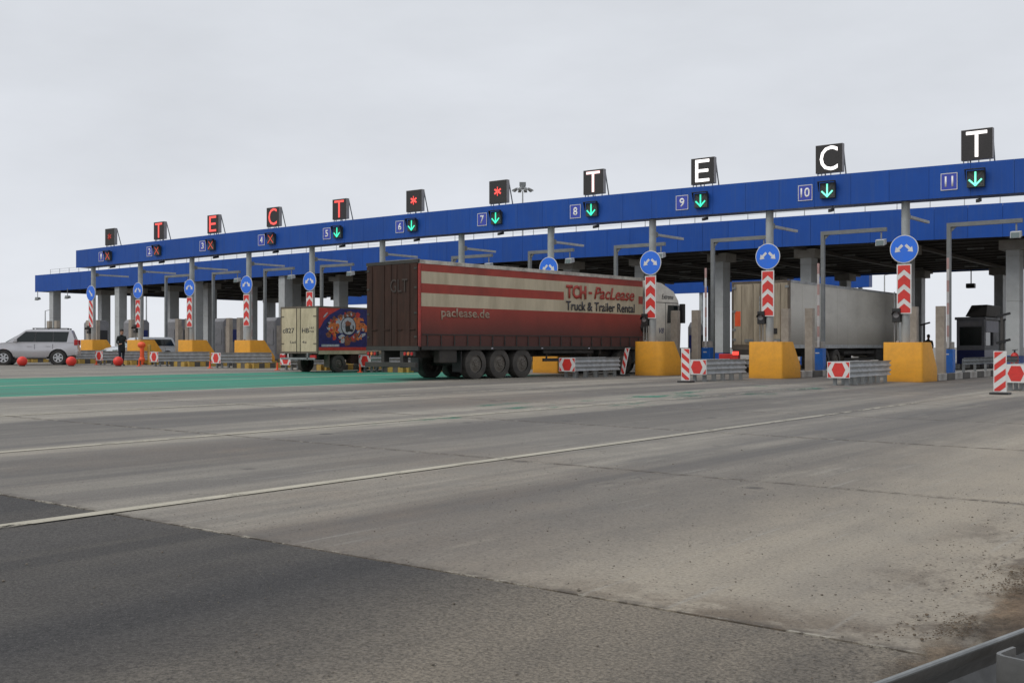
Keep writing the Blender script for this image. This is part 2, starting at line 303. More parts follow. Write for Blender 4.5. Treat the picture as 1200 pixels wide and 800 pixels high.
        c = mix(1.0, c, grey(rng(fine, .38, .62, .62, 1.38)), 'MULTIPLY')
        c = mix(rng(grit, .58, .70, 0, .6), c, (0.20, 0.19, 0.175))
        gd = noise(90, 2)
        c = mix(rng(gd, .58, .68, 0, .6), c, (0.025, 0.024, 0.024))
        rough = .82; bd = .02
    elif kind == 'verge':
        dn = noise(1.6, 8, (1, .6, 1), .72)
        c = mix(rng(dn, .36, .64, 0, 1, True), (0.050, 0.038, 0.028), (0.24, 0.185, 0.13))
        c = mix(mul(rng(Y, 4.7, 5.3, 0, 1, True), rng(mid, .38, .62, .1, .85)), c, (0.27, 0.185, 0.115))
        c = mix(1.0, c, grey(rng(fine, .3, .7, .65, 1.35)), 'MULTIPLY')
        rough = .95; bd = .04
    elif kind == 'far':
        c = mix(rng(patch, .4, .6, 0, 1), (0.19, 0.185, 0.175), (0.26, 0.25, 0.235)); rough = .9; bd = .02
    elif kind == 'joint':
        c = mix(rng(mid, .4, .6, 0, 1), (0.030, 0.026, 0.022), (0.10, 0.085, 0.065)); rough = .95; bd = .02
    elif kind in ('green', 'greenworn', 'line', 'lineworn', 'linebright'):
        base = (0.038, 0.270, 0.180) if kind.startswith('green') else (0.50, 0.465, 0.375)
        c = mix(rng(mid, .3, .7, 0, 1), base, tuple(q * .80 for q in base))
        c = mix(rng(streak, .46, .66, 0, .1 if kind == 'linebright' else .5, True), c, (0.085, 0.115, 0.10) if kind.startswith('green') else (0.27, 0.26, 0.235))
        c = mix(1.0, c, grey(rng(fine, .3, .7, .85, 1.15)), 'MULTIPLY')
        rough = .7; bd = .01
    l.new(c, b.inputs['Base Color']); b.inputs['Roughness'].default_value = rough; b.inputs['Specular IOR Level'].default_value = .35
    bp = n.new('ShaderNodeBump'); bp.inputs['Strength'].default_value = .5; bp.inputs['Distance'].default_value = bd
    l.new(fine, bp.inputs['Height']); l.new(bp.outputs[0], b.inputs['Normal'])
    if kind == 'verge':                                        # soil thins out over the concrete
        en = noise(2.6, 8, (1, .7, 1), .75); ad = n.new('ShaderNodeMath'); ad.operation = 'MULTIPLY_ADD'; l.new(en, ad.inputs[0]); ad.inputs[1].default_value = 1.1; l.new(X, ad.inputs[2])
        tr = n.new('ShaderNodeBsdfTransparent'); ms = n.new('ShaderNodeMixShader')
        l.new(rng(ad.outputs[0], -.78, -.50, 0, 1, True), ms.inputs[0]); l.new(tr.outputs[0], ms.inputs[1]); l.new(b.outputs[0], ms.inputs[2])
        l.new(ms.outputs[0], n['Material Output'].inputs[0])
    if kind in ('green', 'greenworn', 'line', 'lineworn', 'linebright'):       # paint worn through in flakes
        th = {'green': (.26, .33), 'greenworn': (.54, .68), 'line': (.37, .44), 'lineworn': (.43, .54), 'linebright': (.28, .36)}[kind]
        wn = noise(4.5, 8, (1, .35, 1), .72)
        if kind == 'greenworn': wn = noise(1.2, 8, (1, .4, 1), .7)
        tr = n.new('ShaderNodeBsdfTransparent'); ms = n.new('ShaderNodeMixShader')
        l.new(rng(wn, th[0], th[1], 0, 1), ms.inputs[0]); l.new(tr.outputs[0], ms.inputs[1]); l.new(b.outputs[0], ms.inputs[2])
        l.new(ms.outputs[0], n['Material Output'].inputs[0])
    return m
for k in ('linebright', 'slab', 'asphalt', 'verge', 'far', 'joint', 'green', 'greenworn', 'line', 'lineworn'): M['gr_' + k] = ground_mat('ground_' + k, k)

# ------------------------------------------------------------------ mesh helpers
class MB:
    def __init__(s): s.v = []; s.f = []; s.mi = []; s.m = 0
    def add(s, vs, fs):
        o = len(s.v); s.v += [tuple(q) for q in vs]
        for f in fs: s.f.append([i + o for i in f]); s.mi.append(s.m)
        return s
    def box(s, x0, x1, y0, y1, z0, z1):
        return s.add([(x0, y0, z0), (x1, y0, z0), (x1, y1, z0), (x0, y1, z0), (x0, y0, z1), (x1, y0, z1), (x1, y1, z1), (x0, y1, z1)],
                     [(3, 2, 1, 0), (4, 5, 6, 7), (0, 1, 5, 4), (1, 2, 6, 5), (2, 3, 7, 6), (3, 0, 4, 7)])
    def hexa(s, bot, top):
        return s.add(list(bot) + list(top), [(3, 2, 1, 0), (4, 5, 6, 7), (0, 1, 5, 4), (1, 2, 6, 5), (2, 3, 7, 6), (3, 0, 4, 7)])
    def cyl(s, p0, p1, r0, r1=None, n=12, caps=True):
        r1 = r0 if r1 is None else r1
        p0 = Vector(p0); p1 = Vector(p1); d = (p1 - p0).normalized()
        a = d.orthogonal().normalized(); b = d.cross(a)
        vs = []
        for p, r in ((p0, r0), (p1, r1)):
            for i in range(n):
                t = 2 * math.pi * i / n; vs.append(p + a * math.cos(t) * r + b * math.sin(t) * r)
        fs = [(i, (i + 1) % n, n + (i + 1) % n, n + i) for i in range(n)]
        if caps: fs += [tuple(range(n))[::-1], tuple(range(n, 2 * n))]
        return s.add(vs, fs)
    def bar(s, p0, p1, w_, h_):          # rectangular bar between two points
        p0 = Vector(p0); p1 = Vector(p1); d = (p1 - p0).normalized()
        up = Vector((0, 0, 1)) if abs(d.z) < .95 else Vector((0, 1, 0))
        a = d.cross(up).normalized() * w_ / 2; b = a.cross(d).normalized() * h_ / 2
        return s.hexa([p0 - a - b, p0 + a - b, p1 + a - b, p1 - a - b], [p0 - a + b, p0 + a + b, p1 + a + b, p1 - a + b])
    def sph(s, c, r, n=16, k=10, sq=(1, 1, 1)):
        vs = [(c[0], c[1], c[2] - r * sq[2])]
        for j in range(1, k):
            ph = -math.pi / 2 + math.pi * j / k
            for i in range(n):
                t = 2 * math.pi * i / n
                vs.append((c[0] + r * sq[0] * math.cos(ph) * math.cos(t), c[1] + r * sq[1] * math.cos(ph) * math.sin(t), c[2] + r * sq[2] * math.sin(ph)))
        vs.append((c[0], c[1], c[2] + r * sq[2])); fs = []
        for i in range(n): fs.append((0, 1 + (i + 1) % n, 1 + i))
        for j in range(k - 2):
            for i in range(n):
                a = 1 + j * n + i; b = 1 + j * n + (i + 1) % n; fs.append((a, b, b + n, a + n))
        t = len(vs) - 1
        for i in range(n): fs.append((t, 1 + (k - 2) * n + i, 1 + (k - 2) * n + (i + 1) % n))
        return s.add(vs, fs)
    def prism(s, poly, a0, a1, axis='x'):     # polygon in the plane across axis, extruded from a0 to a1
        n = len(poly)
        def P(a, p): return {'x': (a, p[0], p[1]), 'y': (p[0], a, p[1]), 'z': (p[0], p[1], a)}[axis]
        vs = [P(a0, p) for p in poly] + [P(a1, p) for p in poly]
        fs = [(i, (i + 1) % n, n + (i + 1) % n, n + i) for i in range(n)] + [tuple(range(n))[::-1], tuple(range(n, 2 * n))]
        return s.add(vs, fs)
    def mesh(s, name, mats, smooth=False, bev=0.0):
        me = bpy.data.meshes.new(name); me.from_pydata(s.v, [], s.f)
        if not isinstance(mats, (list, tuple)): mats = [mats]
        for q in mats: me.materials.append(M[q] if isinstance(q, str) else q)
        for p, i in zip(me.polygons, s.mi): p.material_index = min(i, len(mats) - 1)
        bm = bmesh.new(); bm.from_mesh(me)
        bmesh.ops.recalc_face_normals(bm, faces=bm.faces)
        if bev:
            es = [e_ for e_ in bm.edges if len(e_.link_faces) == 2 and e_.calc_face_angle(0) > R(28)]
            bmesh.ops.bevel(bm, geom=es, offset=bev, offset_type='OFFSET', segments=2, profile=.6, affect='EDGES', clamp_overlap=True)
        if smooth:
            for f in bm.faces: f.smooth = True
            for e_ in bm.edges:
                if len(e_.link_faces) == 2 and e_.calc_face_angle(0) > R(24 if bev and bev <= .012 else 38): e_.smooth = False
        bm.to_mesh(me); bm.free(); return me
    def build(s, name, mats, parent=None, smooth=False, bev=0.0, loc=(0, 0, 0), rot=(0, 0, 0)):
        return put(name, s.mesh(name, mats, smooth, bev), parent, loc, rot)
def put(name, me, parent=None, loc=(0, 0, 0), rot=(0, 0, 0)):
    o = bpy.data.objects.new(name, me); col.objects.link(o); o.location = loc; o.rotation_euler = rot
    if parent: o.parent = parent
    return o
def tag(o, label=None, cat=None, group=None, kind=None):
    if label: o['label'] = label
    if cat: o['category'] = cat
    if group: o['group'] = group
    if kind: o['kind'] = kind
    return o
def empty(name, loc, rz=0, label=None, cat=None, group=None):
    o = bpy.data.objects.new(name, None); col.objects.link(o); o.location = loc; o.rotation_euler = (0, 0, rz); o.empty_display_size = .2
    return tag(o, label, cat, group)
def kids(o): return [c for c in bpy.data.objects if c.parent == o]
KID = {}
def copy_tree(o, parent=None):
    if o.name not in KID: KID[o.name] = kids(o)
    c = o.copy(); col.objects.link(c); c.parent = parent
    for ch in KID[o.name]: copy_tree(ch, c)
    return c
def text(s, name, m, parent, x0, z0, wid, hei, plane='front', off=0.0, bold=0.0, shear=0.0, ext=.004):
    """lettering fitted to a width and a height. plane front: faces -Y; side: faces +X, reads towards +Y"""
    cu = bpy.data.curves.new('lettering', 'FONT'); cu.body = s; cu.offset = bold; cu.shear = shear; cu.resolution_u = 3; cu.extrude = 0
    t = bpy.data.objects.new('tmp', cu); col.objects.link(t)
    dg = bpy.context.evaluated_depsgraph_get(); me = bpy.data.meshes.new_from_object(t.evaluated_get(dg))
    bpy.data.objects.remove(t); xs = [v.co.x for v in me.vertices]; ys = [v.co.y for v in me.vertices]
    a, b, c, d = min(xs), max(xs), min(ys), max(ys)
    bm = bmesh.new(); bm.from_mesh(me)
    ex = bmesh.ops.extrude_face_region(bm, geom=bm.faces[:])
    for v in ex['geom']:
        if isinstance(v, bmesh.types.BMVert): v.co.z += 1
    for v in bm.verts:
        px = x0 + (v.co.x - a) / (b - a) * wid; pz = z0 + (v.co.y - c) / (d - c) * hei; pd = v.co.z * ext
        v.co = (px, off - pd, pz) if plane == 'front' else (off + pd, px, pz)
    bmesh.ops.recalc_face_normals(bm, faces=bm.faces)
    bm.to_mesh(me); bm.free(); me.materials.clear(); me.materials.append(M[m]); me.name = name
    return put(name, me, parent)
def clip(poly, x0, x1, z0, z1):
    def cl(p, ins, inter):
        o = []
        for i in range(len(p)):
            a, b = p[i - 1], p[i]
            if ins(b):
                if not ins(a): o.append(inter(a, b))
                o.append(b)
            elif ins(a): o.append(inter(a, b))
        return o
    def ix(v): return lambda a, b: (v, a[1] + (b[1] - a[1]) * (v - a[0]) / (b[0] - a[0]))
    def iz(v): return lambda a, b: (a[0] + (b[0] - a[0]) * (v - a[1]) / (b[1] - a[1]), v)
    for ins, it in ((lambda p: p[0] >= x0, ix(x0)), (lambda p: p[0] <= x1, ix(x1)), (lambda p: p[1] >= z0, iz(z0)), (lambda p: p[1] <= z1, iz(z1))):
        if not poly: return []
        poly = cl(poly, ins, it)
    return poly

# ------------------------------------------------------------------ ground
def sheet(name, m, x0, x1, y0, y1, dz, parent=None, kind='structure', nx=1):
    b = MB()
    for i in range(nx):
        a = x0 + (x1 - x0) * i / nx; c = x0 + (x1 - x0) * (i + 1) / nx
        b.add([(a, y0, gz(a) + dz), (c, y0, gz(c) + dz), (c, y1, gz(c) + dz), (a, y1, gz(a) + dz)], [(0, 1, 2, 3)])
    o = b.build(name, m, parent)
    if kind: o['kind'] = kind
    return o
b = MB()
xs = [-4000, -130, 20, 4000]
for i in range(3):
    a, c = xs[i], xs[i + 1]
    b.add([(a, -400, gz(a) - .045), (c, -400, gz(c) - .045), (c, 6000, gz(c) - .045), (a, 6000, gz(a) - .045)], [(0, 1, 2, 3)])
tag(b.build('ground', 'gr_far'), kind='structure')
pav = sheet('pavement', 'gr_joint', -130, -.9, -8, 130, -.022)
# cast concrete slabs, each lying by itself with an open joint round it
XL = [-.95]
for y_, x_ in ((536, 600), (466.7, 800), (487.7, 0), (465.7, 0), (452.5, 0)): XL.append(ground_at(x_, y_)[0])
XL.append(XL[-1] - 6.6)
for i in range(9): XL.append(XL[-1] - 6.5)
YJ = 4.25
gap = .012
b = MB()
for i in range(len(XL) - 1):
    parts = [(XL[i + 1], XL[i])]
    for (xa, xb) in parts:
        for j in range(0, 26):
            if XL[i] < -40 and j < 2: continue
            y0 = YJ + j * 4.5; y1 = y0 + 4.5
            g = gap if j < 6 else .02
            q = MB(); h = .022
            jx = random.uniform(-.004, .004); dz = random.uniform(-.0015, .0015)
            x0, x1 = xa + g, xb - g
            if j > 16: continue
            q.hexa([(x0, y0 + g, gz(x0) - h), (x1, y0 + g, gz(x1) - h), (x1, y1 - g, gz(x1) - h), (x0, y1 - g, gz(x0) - h)],
                   [(x0, y0 + g, gz(x0) + dz), (x1, y0 + g, gz(x1) + dz), (x1, y1 - g, gz(x1) + dz), (x0, y1 - g, gz(x0) + dz)])
            q.build('concrete_slab', 'gr_slab', pav)
sheet('rear_apron', 'gr_slab', -130, -1.3, YJ + 17 * 4.5 + .02, 128, 0, pav, None)
asph = sheet('asphalt_road', 'gr_asphalt', -40, -.95, -8, YJ - .012, -.002)
vg = MB(); 
for j in range(60):
    for i in range(24):
        pass
nx_, ny_ = 40, 80
vv = []; ff = []
random.seed(3)
from mathutils import noise as mn
for j in range(ny_ + 1):
    for i in range(nx_ + 1):
        X = -1.75 + i * .14; Y = -2.0 + j * .14
        hgt = .028 * mn.noise(Vector((X * 5, Y * 5, 0))) + .02 * mn.noise(Vector((X * 14, Y * 14, 3)))
        edge = max(0, min(1, (X + 1.35) / .4))
        vv.append((X + 0 * (.16 * mn.noise(Vector((Y * 1.3, 0, 1))) + .07 * mn.noise(Vector((Y * 5, 0, 2)))), Y, gz(X) + .0035 + edge * (hgt + .012 - .02 * i / nx_)))
for j in range(ny_):
    for i in range(nx_):
        a = j * (nx_ + 1) + i; ff.append((a, a + 1, a + nx_ + 2, a + nx_ + 1))
vg.add(vv, ff); tag(vg.build('verge', 'gr_verge', smooth=True), kind='structure')
sheet('outer_verge', 'gr_verge', -1.4, 60, 9, 200, -.002); sheet('outer_verge', 'gr_verge', 4.0, 60, -8, 9, -.002)

# painted markings
def line(i, x, wd, y0, y1, m='gr_line', dz=.006, name='lane_line'):
    return sheet(name, m, x - wd / 2, x + wd / 2, y0, y1, dz)
line(0, XL[1], .135, -8, 17.5); line(0, XL[1], .11, 17.5, 24, 'gr_lineworn')
line(1, XL[2], .13, -8, 14); line(1, XL[2], .12, 14, 30, 'gr_lineworn')
line(2, XL[3], .13, -8, 24, 'gr_lineworn'); line(2, XL[3], .10, 24, 31, 'gr_lineworn')
gx0 = ground_at(0, 443.5)[0]
sheet('green_lane_paint', 'gr_green', gx0, XL[4] - .06, -8, 24.5, .004)
sheet('green_lane_paint', 'gr_green', gx0, XL[4] - .9, 24.5, 33.5, .004)
sheet('worn_green_paint', 'gr_greenworn', XL[2] - 1.9, XL[2] + .9, 15.5, 29.5, .004)
sheet('worn_green_paint', 'gr_greenworn', XL[2] - .5, XL[2] + .3, 11.2, 13.2, .004)
line(3, XL[4], .20, -8, 32, 'gr_linebright'); line(4, XL[5], .22, -8, 31, 'gr_linebright', dz=.009)
line(5, gx0, .3, -8, 31, 'gr_linebright', dz=.009)
line(6, ground_at(0, 438.5)[0], .2, -8, 40, 'gr_lineworn'); line(6, ground_at(0, 433)[0], .2, -8, 40, 'gr_lineworn')
line(6, ground_at(0, 430)[0], .25, -8, 40, 'gr_lineworn')
b = MB()      # debris on the slabs
random.seed(5)
for i in range(1300):
    t = random.random()
    X = -1.4 - 5.5 * random.random() ** 2.2; Y = random.uniform(2.6, 9.5)
    if random.random() < .25: X = random.uniform(-12, -1.5); Y = random.uniform(3, 20)
    s = random.uniform(.0015, .0050) * (1.8 if random.random() < .05 else 1)
    b.sph((X, Y, gz(X) + .001 + s * .3), s, 5, 3, (random.uniform(.8, 1.7), random.uniform(.7, 1.4), .6))
tag(b.build('grit', 'pebble'), 'loose stones and crumbs of soil scattered on the concrete', 'gravel', kind='stuff')
b = MB()
for i in range(14000):
    X = -1.45 + random.random() ** 1.1 * 1.05; Y = random.uniform(2.0, 6.2)
    c_ = mn.noise(Vector((X * 1.7, Y * 1.1, 9)))
    if c_ < .02 or (X < -1.3 and random.random() < .8): continue
    s = random.uniform(.0012, .0048) * (2.2 if random.random() < .03 else 1)
    b.sph((X, Y, gz(X) + .008), s, 6, 4, (random.uniform(.8, 1.6), random.uniform(.8, 1.5), .55))
tag(b.build('soil_clods', 'clod'), 'dark clods of wet soil along the pavement edge by the guardrail', 'soil', kind='stuff')
b = MB()
for i in range(1500):
    X = random.uniform(-1.0, .2); Y = random.uniform(1.6, 4.6)
    if mn.noise(Vector((X * 2.2, Y * 1.6, 4))) < .0: continue
    a = random.random() * 6.28; h = random.uniform(.015, .05); r_ = .003; lx, ly = random.uniform(-.03, .03), random.uniform(-.03, .03)
    z = gz(X) + .01
    b.add([(X - r_ * math.cos(a), Y - r_ * math.sin(a), z), (X + r_ * math.cos(a), Y + r_ * math.sin(a), z), (X + lx, Y + ly, z + h)], [(0, 1, 2)])
tag(b.build('verge_grass', 'grass'), 'short dull grass growing at the foot of the guardrail', 'grass', kind='stuff')

# ------------------------------------------------------------------ foreground guardrail
ga = R(12.9)
gr = empty('guardrail', (-.36, 1.51, -.05), -ga, 'galvanised steel guardrail in the foreground at the bottom right corner', 'guardrail')
def corr(n, wz, amp):                       # corrugated beam profile (x, z)
    p = []
    for i in range(n * 8 + 1):
        t = i / (n * 8); p.append((amp * math.sin(t * n * 2 * math.pi - math.pi / 2) * (-1), -wz / 2 + wz * t))
    return p
def beam_mesh(name, m, n, wz, amp, y0, y1, th=.004, segs=1, flip=1):
    p = corr(n, wz, amp); b = MB(); k = len(p); ys = [y0 + (y1 - y0) * i / segs for i in range(segs + 1)]
    vs = [(flip * q[0], y, q[1]) for y in ys for q in p] + [(flip * q[0] + th, y, q[1]) for y in ys for q in p]
    fs = []; o = k * (segs + 1)
    for s_ in range(segs):
        for i in range(k - 1):
            a = s_ * k + i
            fs.append((a, a + 1, a + k + 1, a + k)); fs.append((o + a, o + a + k, o + a + k + 1, o + a + 1))
        fs.append((s_ * k, (s_ + 1) * k, o + (s_ + 1) * k, o + s_ * k)); a = s_ * k + k - 1; fs.append((a, o + a, o + a + k, a + k))
    fs += [(i, o + i, o + i + 1, i + 1) for i in range(k - 1)]; e0 = segs * k
    fs += [(e0 + i, e0 + i + 1, o + e0 + i + 1, o + e0 + i) for i in range(k - 1)]
    b.add(vs, fs); return b.mesh(name, m, smooth=True)
put('rail', beam_mesh('rail', 'railback', 2, .31, .040, -3.5, 9.0), gr, (-.052, 0, .615))
q = MB(); q.cyl((0, -3.5, .771), (0, 9.0, .771), .0035, n=8); q.build('rail_edge', 'galvdull', gr, True, loc=(-.010, 0, 0))
for yy in (-2.0, 0.0, 2.0, 4.0, 6.0, 8.0):
    q = MB(); t = .005; W_, FL = .12, .055
    pts = [(0.0, FL), (0.0, .012), (.003, .004), (.012, 0), (W_ - .012, 0), (W_ - .003, .004), (W_, .012), (W_, FL)]
    inn = [(t, FL), (t, .014), (.007, .009), (.014, t), (W_ - .014, t), (W_ - .007, .009), (W_ - t, .014), (W_ - t, FL)]
    k = len(pts); vs = [(a, b_, z) for z in (-.35, .768) for (a, b_) in pts] + [(a, b_, z) for z in (-.35, .768) for (a, b_) in inn]; o = 2 * k; fs = []
    for i in range(k - 1):
        fs += [(i, i + 1, k + i + 1, k + i), (o + i, o + k + i, o + k + i + 1, o + i + 1), (k + i, k + i + 1, o + k + i + 1, o + k + i), (i, o + i, o + i + 1, i + 1)]
    fs += [(0, k, o + k, o), (k - 1, o + k - 1, o + 2 * k - 1, 2 * k - 1)]
    q.add(vs, fs); q.build('post', 'railback', gr, True, loc=(.012, yy, 0))

# ------------------------------------------------------------------ toll lanes
def XK(k): return -11.0 - 4.745 * (11 - k)
ORD = {-3: 'far left', -2: '', -1: '', 0: ''}

def tab(X, T):
    if X <= T[0][0]: return T[0][1]
    for (a, b_), (c_, d_) in zip(T, T[1:]):
        if X <= c_: return b_ + (d_ - b_) * (X - a) / (c_ - a)
    return T[-1][1]
# ---- front sign gantry
GX0, GX1 = at(89, 35.6), XK(12) + 5.0
gan = empty('sign_gantry', (GX0, 36.0, gz(-34)), 0, 'long blue panelled gantry beam on grey posts carrying lane signs in front of the canopy', 'gantry')
GB, GT = 5.96, 7.0           # beam bottom and top, absolute
gzl = gan.location.z
npan = 46; pw = (GX1 - GX0) / npan
def bowg(X):                 # the beam is cambered a little over its length
    return tab(X, [(-60.3, -.09), (-52, .0), (-45, .05), (-38, .085), (-32, .09), (-26, .07), (-20, .03), (-14, -.03), (-8, -.10), (0, -.22)])
for i in range(npan):
    xa, xb = GX0 + i * pw + .004, GX0 + (i + 1) * pw - .004
    za, zb = bowg(xa), bowg(xb); q = MB()
    q.hexa([(xa, 35.6, GB + za), (xb, 35.6, GB + zb), (xb, 35.63, GB + zb), (xa, 35.63, GB + za)],
           [(xa, 35.6, GT + za), (xb, 35.6, GT + zb), (xb, 35.63, GT + zb), (xa, 35.63, GT + za)])
    q.v = [(v[0] - GX0, v[1] - 36.0, v[2] - gzl) for v in q.v]
    q.build('fascia_panel', 'blue', gan)
q = MB()
for i in range(npan):
    xa, xb = GX0 + i * pw, GX0 + (i + 1) * pw; za, zb = bowg(xa), bowg(xb)
    q.hexa([(xa, 35.64, GB + za + .02), (xb, 35.64, GB + zb + .02), (xb, 36.5, GB + zb + .02), (xa, 36.5, GB + za + .02)],
           [(xa, 35.64, GT + za - .02), (xb, 35.64, GT + zb - .02), (xb, 36.5, GT + zb - .02), (xa, 36.5, GT + za - .02)])
q.v = [(v[0] - GX0, v[1] - 36.0, v[2] - gzl) for v in q.v]
q.build('beam_body', 'blue_edge', gan)
for k in range(1, 12):
    q = MB(); X = XK(k); h = GB + bowg(X) + .01 - gzl
    q.cyl((X - GX0, 0, gz(X) - gzl), (X - GX0, 0, h), .135, n=16)
    po = q.build('gantry_post', 'polegrey', gan, smooth=True)

OW = 'zeroth leftmost second third fourth fifth sixth seventh eighth ninth tenth rightmost twelfth'.split()
def ow(k): return OW[k] + (' from the left' if 1 < k < 11 else '')
OUT = {0: 'first', -1: 'second', -2: 'third', -3: 'fourth', -4: 'fifth', -5: 'sixth'}
COLN = {k: n for k, n in enumerate('zero one two three four five six seven eight nine ten eleven twelve'.split())}
SHOW = {1: ('*', 'led_dim', 'dim red asterisk'), 2: ('T', 'led_red', 'red letter T'), 3: ('E', 'led_red', 'red letter E'), 4: ('C', 'led_red', 'red letter C'),
        5: ('T', 'led_red', 'red letter T'), 6: ('*', 'led_red', 'red asterisk'), 7: ('*', 'led_red', 'red asterisk'), 8: ('T', 'led_pink', 'pinkish white letter T'),
        9: ('E', 'led_white', 'glowing white letter E'), 10: ('C', 'led_white', 'glowing white letter C'), 11: ('T', 'led_white', 'glowing white letter T')}
for n_ in range(1, 12):
    X = XK(n_) + 2.30; zt = GT + bowg(X); ch, lm, desc = SHOW[n_]
    s = empty('led_sign', (X, 35.62, zt), 0, f'LED sign on the gantry showing a {desc}, {ow(n_)}', 'LED sign', 'LED signs standing on the gantry beam')
    q = MB(); q.m = 0; q.box(-.47, .47, 0, .19, .09, 1.05); c_ = q.build('casing', 'casing', s, bev=.012)
    q = MB(); q.box(-.455, .455, -.012, -.001, .105, 1.035); q.build('display_face', 'ledpanel', s)
    if ch == '*':
        for a in range(3):
            q = MB(); an = R(90 + 60 * a); dx, dz = math.cos(an) * .19, math.sin(an) * .19
            q.bar((-dx, -.02 - .001 * a, .58 - dz), (dx, -.02 - .001 * a, .58 + dz), .012, .075)
            st = q.build('asterisk_stroke', lm, s)
    elif ch == 'T':
        q = MB(); q.box(-.31, .31, -.03, -.014, .88, .975); q.box(-.048, .048, -.03, -.014, .17, .882); q.build('lit_letter', lm, s)
    elif ch == 'E':
        q = MB(); q.box(-.28, -.17, -.03, -.014, .17, .98)
        for z_ in (.17, .52, .875): q.box(-.168, .28 if z_ != .52 else .24, -.03, -.014, z_, z_ + .105)
        q.build('lit_letter', lm, s)
    else: text('C', 'lit_letter', lm, s, -.31, .16, .62, .83, 'front', -.014, bold=.0)
    for x_ in (-.40, -.27, .05, .38): q = MB(); q.box(x_ - .014, x_ + .014, .03, .06, -.02, .088); q.build('foot', 'framegrey', s)
    for x_ in (-.30, .42):
        q = MB(); q.bar((x_, .20, 1.0), (x_, .50, -.02), .035, .035); q.build('brace', 'framegrey', s)
    # lane number plate
    xp = XK(n_) + 1.48; zc = (GB + GT) / 2 + bowg(xp) - .02
    p = empty('lane_number_plate', (xp, 35.6, zc - .27), 0, f'square blue plate with white number {n_}, {ow(n_)} on the gantry', 'number plate', 'lane number plates on the gantry')
    q = MB(); q.box(-.255, .255, -.020, -.001, 0, .54); q.build('plate', 'platepurple', p)
    q = MB(); bw = .022
    q.box(-.255, .255, -.024, -.0205, 0, bw); q.box(-.255, .255, -.024, -.0205, .54 - bw, .54); q.box(-.255, -.255 + bw, -.024, -.0205, bw, .54 - bw); q.box(.255 - bw, .255, -.024, -.0205, bw, .54 - bw)
    q.build('border', 'white', p)
    wd = .20 if n_ < 10 else .33
    if n_ == 1: wd = .12
    if n_ == 11: wd = .26
    text(str(n_), 'number', 'numwhite', p, -wd / 2, .11, wd, .33, 'front', -.0205, bold=.02)
    # lane signal
    shut = n_ <= 4
    g = empty('lane_signal', (X, 35.6, zc - .28), 0, (f'lane signal with a red cross on the gantry, {ow(n_)}' if shut else f'lane signal with a green down arrow on the gantry, {ow(n_)}'), 'lane signal', 'lane signals on the gantry beam')
    q = MB(); q.box(-.26, .26, -.13, -.001, .02, .54); q.build('housing', 'signalbox', g, bev=.01)
    q = MB(); q.box(-.30, .30, -.27, -.13, .565, .585); q.hexa([(-.30, -.14, .25), (-.285, -.14, .25), (-.285, -.13, .25), (-.30, -.13, .25)], [(-.30, -.27, .563), (-.285, -.27, .563), (-.285, -.13, .563), (-.30, -.13, .563)])
    q.hexa([(.285, -.14, .25), (.30, -.14, .25), (.30, -.13, .25), (.285, -.13, .25)], [(.285, -.27, .563), (.30, -.27, .563), (.30, -.13, .563), (.285, -.13, .563)])
    q.build('hood', 'black', g)
    if not shut:
        q = MB(); 
        for sgn in (-1, 1): q.bar((-.20 * sgn, -.134, .08), (.20 * sgn, -.134, .48), .006, .05)
        q.build('unlit_cross', 'steeldark', g)
        lm = 'led_green' if n_ < 10 else 'led_greenw'
        q = MB(); q.box(-.027, .027, -.150, -.139, .10, .50); q.build('arrow_shaft', lm, g)
        q = MB()
        for sgn in (-1, 1): q.bar((.19 * sgn, -.155, .26), (-.01 * sgn, -.155, .06), .008, .052)
        q.build('arrow_head', lm, g)
    else:
        for sgn in (-1, 1):
            q = MB(); q.bar((-.19 * sgn, -.139 - .006 * sgn, .08), (.19 * sgn, -.139 - .006 * sgn, .48), .008, .045); q.build('cross_stroke', 'led_redx', g)
    # camera hanging under the beam
    cm = empty('lane_camera', (X + .02, 35.9, GB + bowg(X) + .02), 0, f'small dark camera hanging under the gantry beam, {ow(n_)}', 'camera', 'cameras under the gantry beam')
    q = MB(); q.cyl((0, 0, 0), (0, 0, -.13), .018, n=8); q.build('bracket', 'framegrey', cm)
    q = MB(); q.hexa([(-.05, -.28, -.24), (.05, -.28, -.24), (.05, .06, -.17), (-.05, .06, -.17)], [(-.05, -.28, -.13), (.05, -.28, -.13), (.05, .06, -.07), (-.05, .06, -.07)]); q.build('camera_body', 'black', cm, bev=.01)

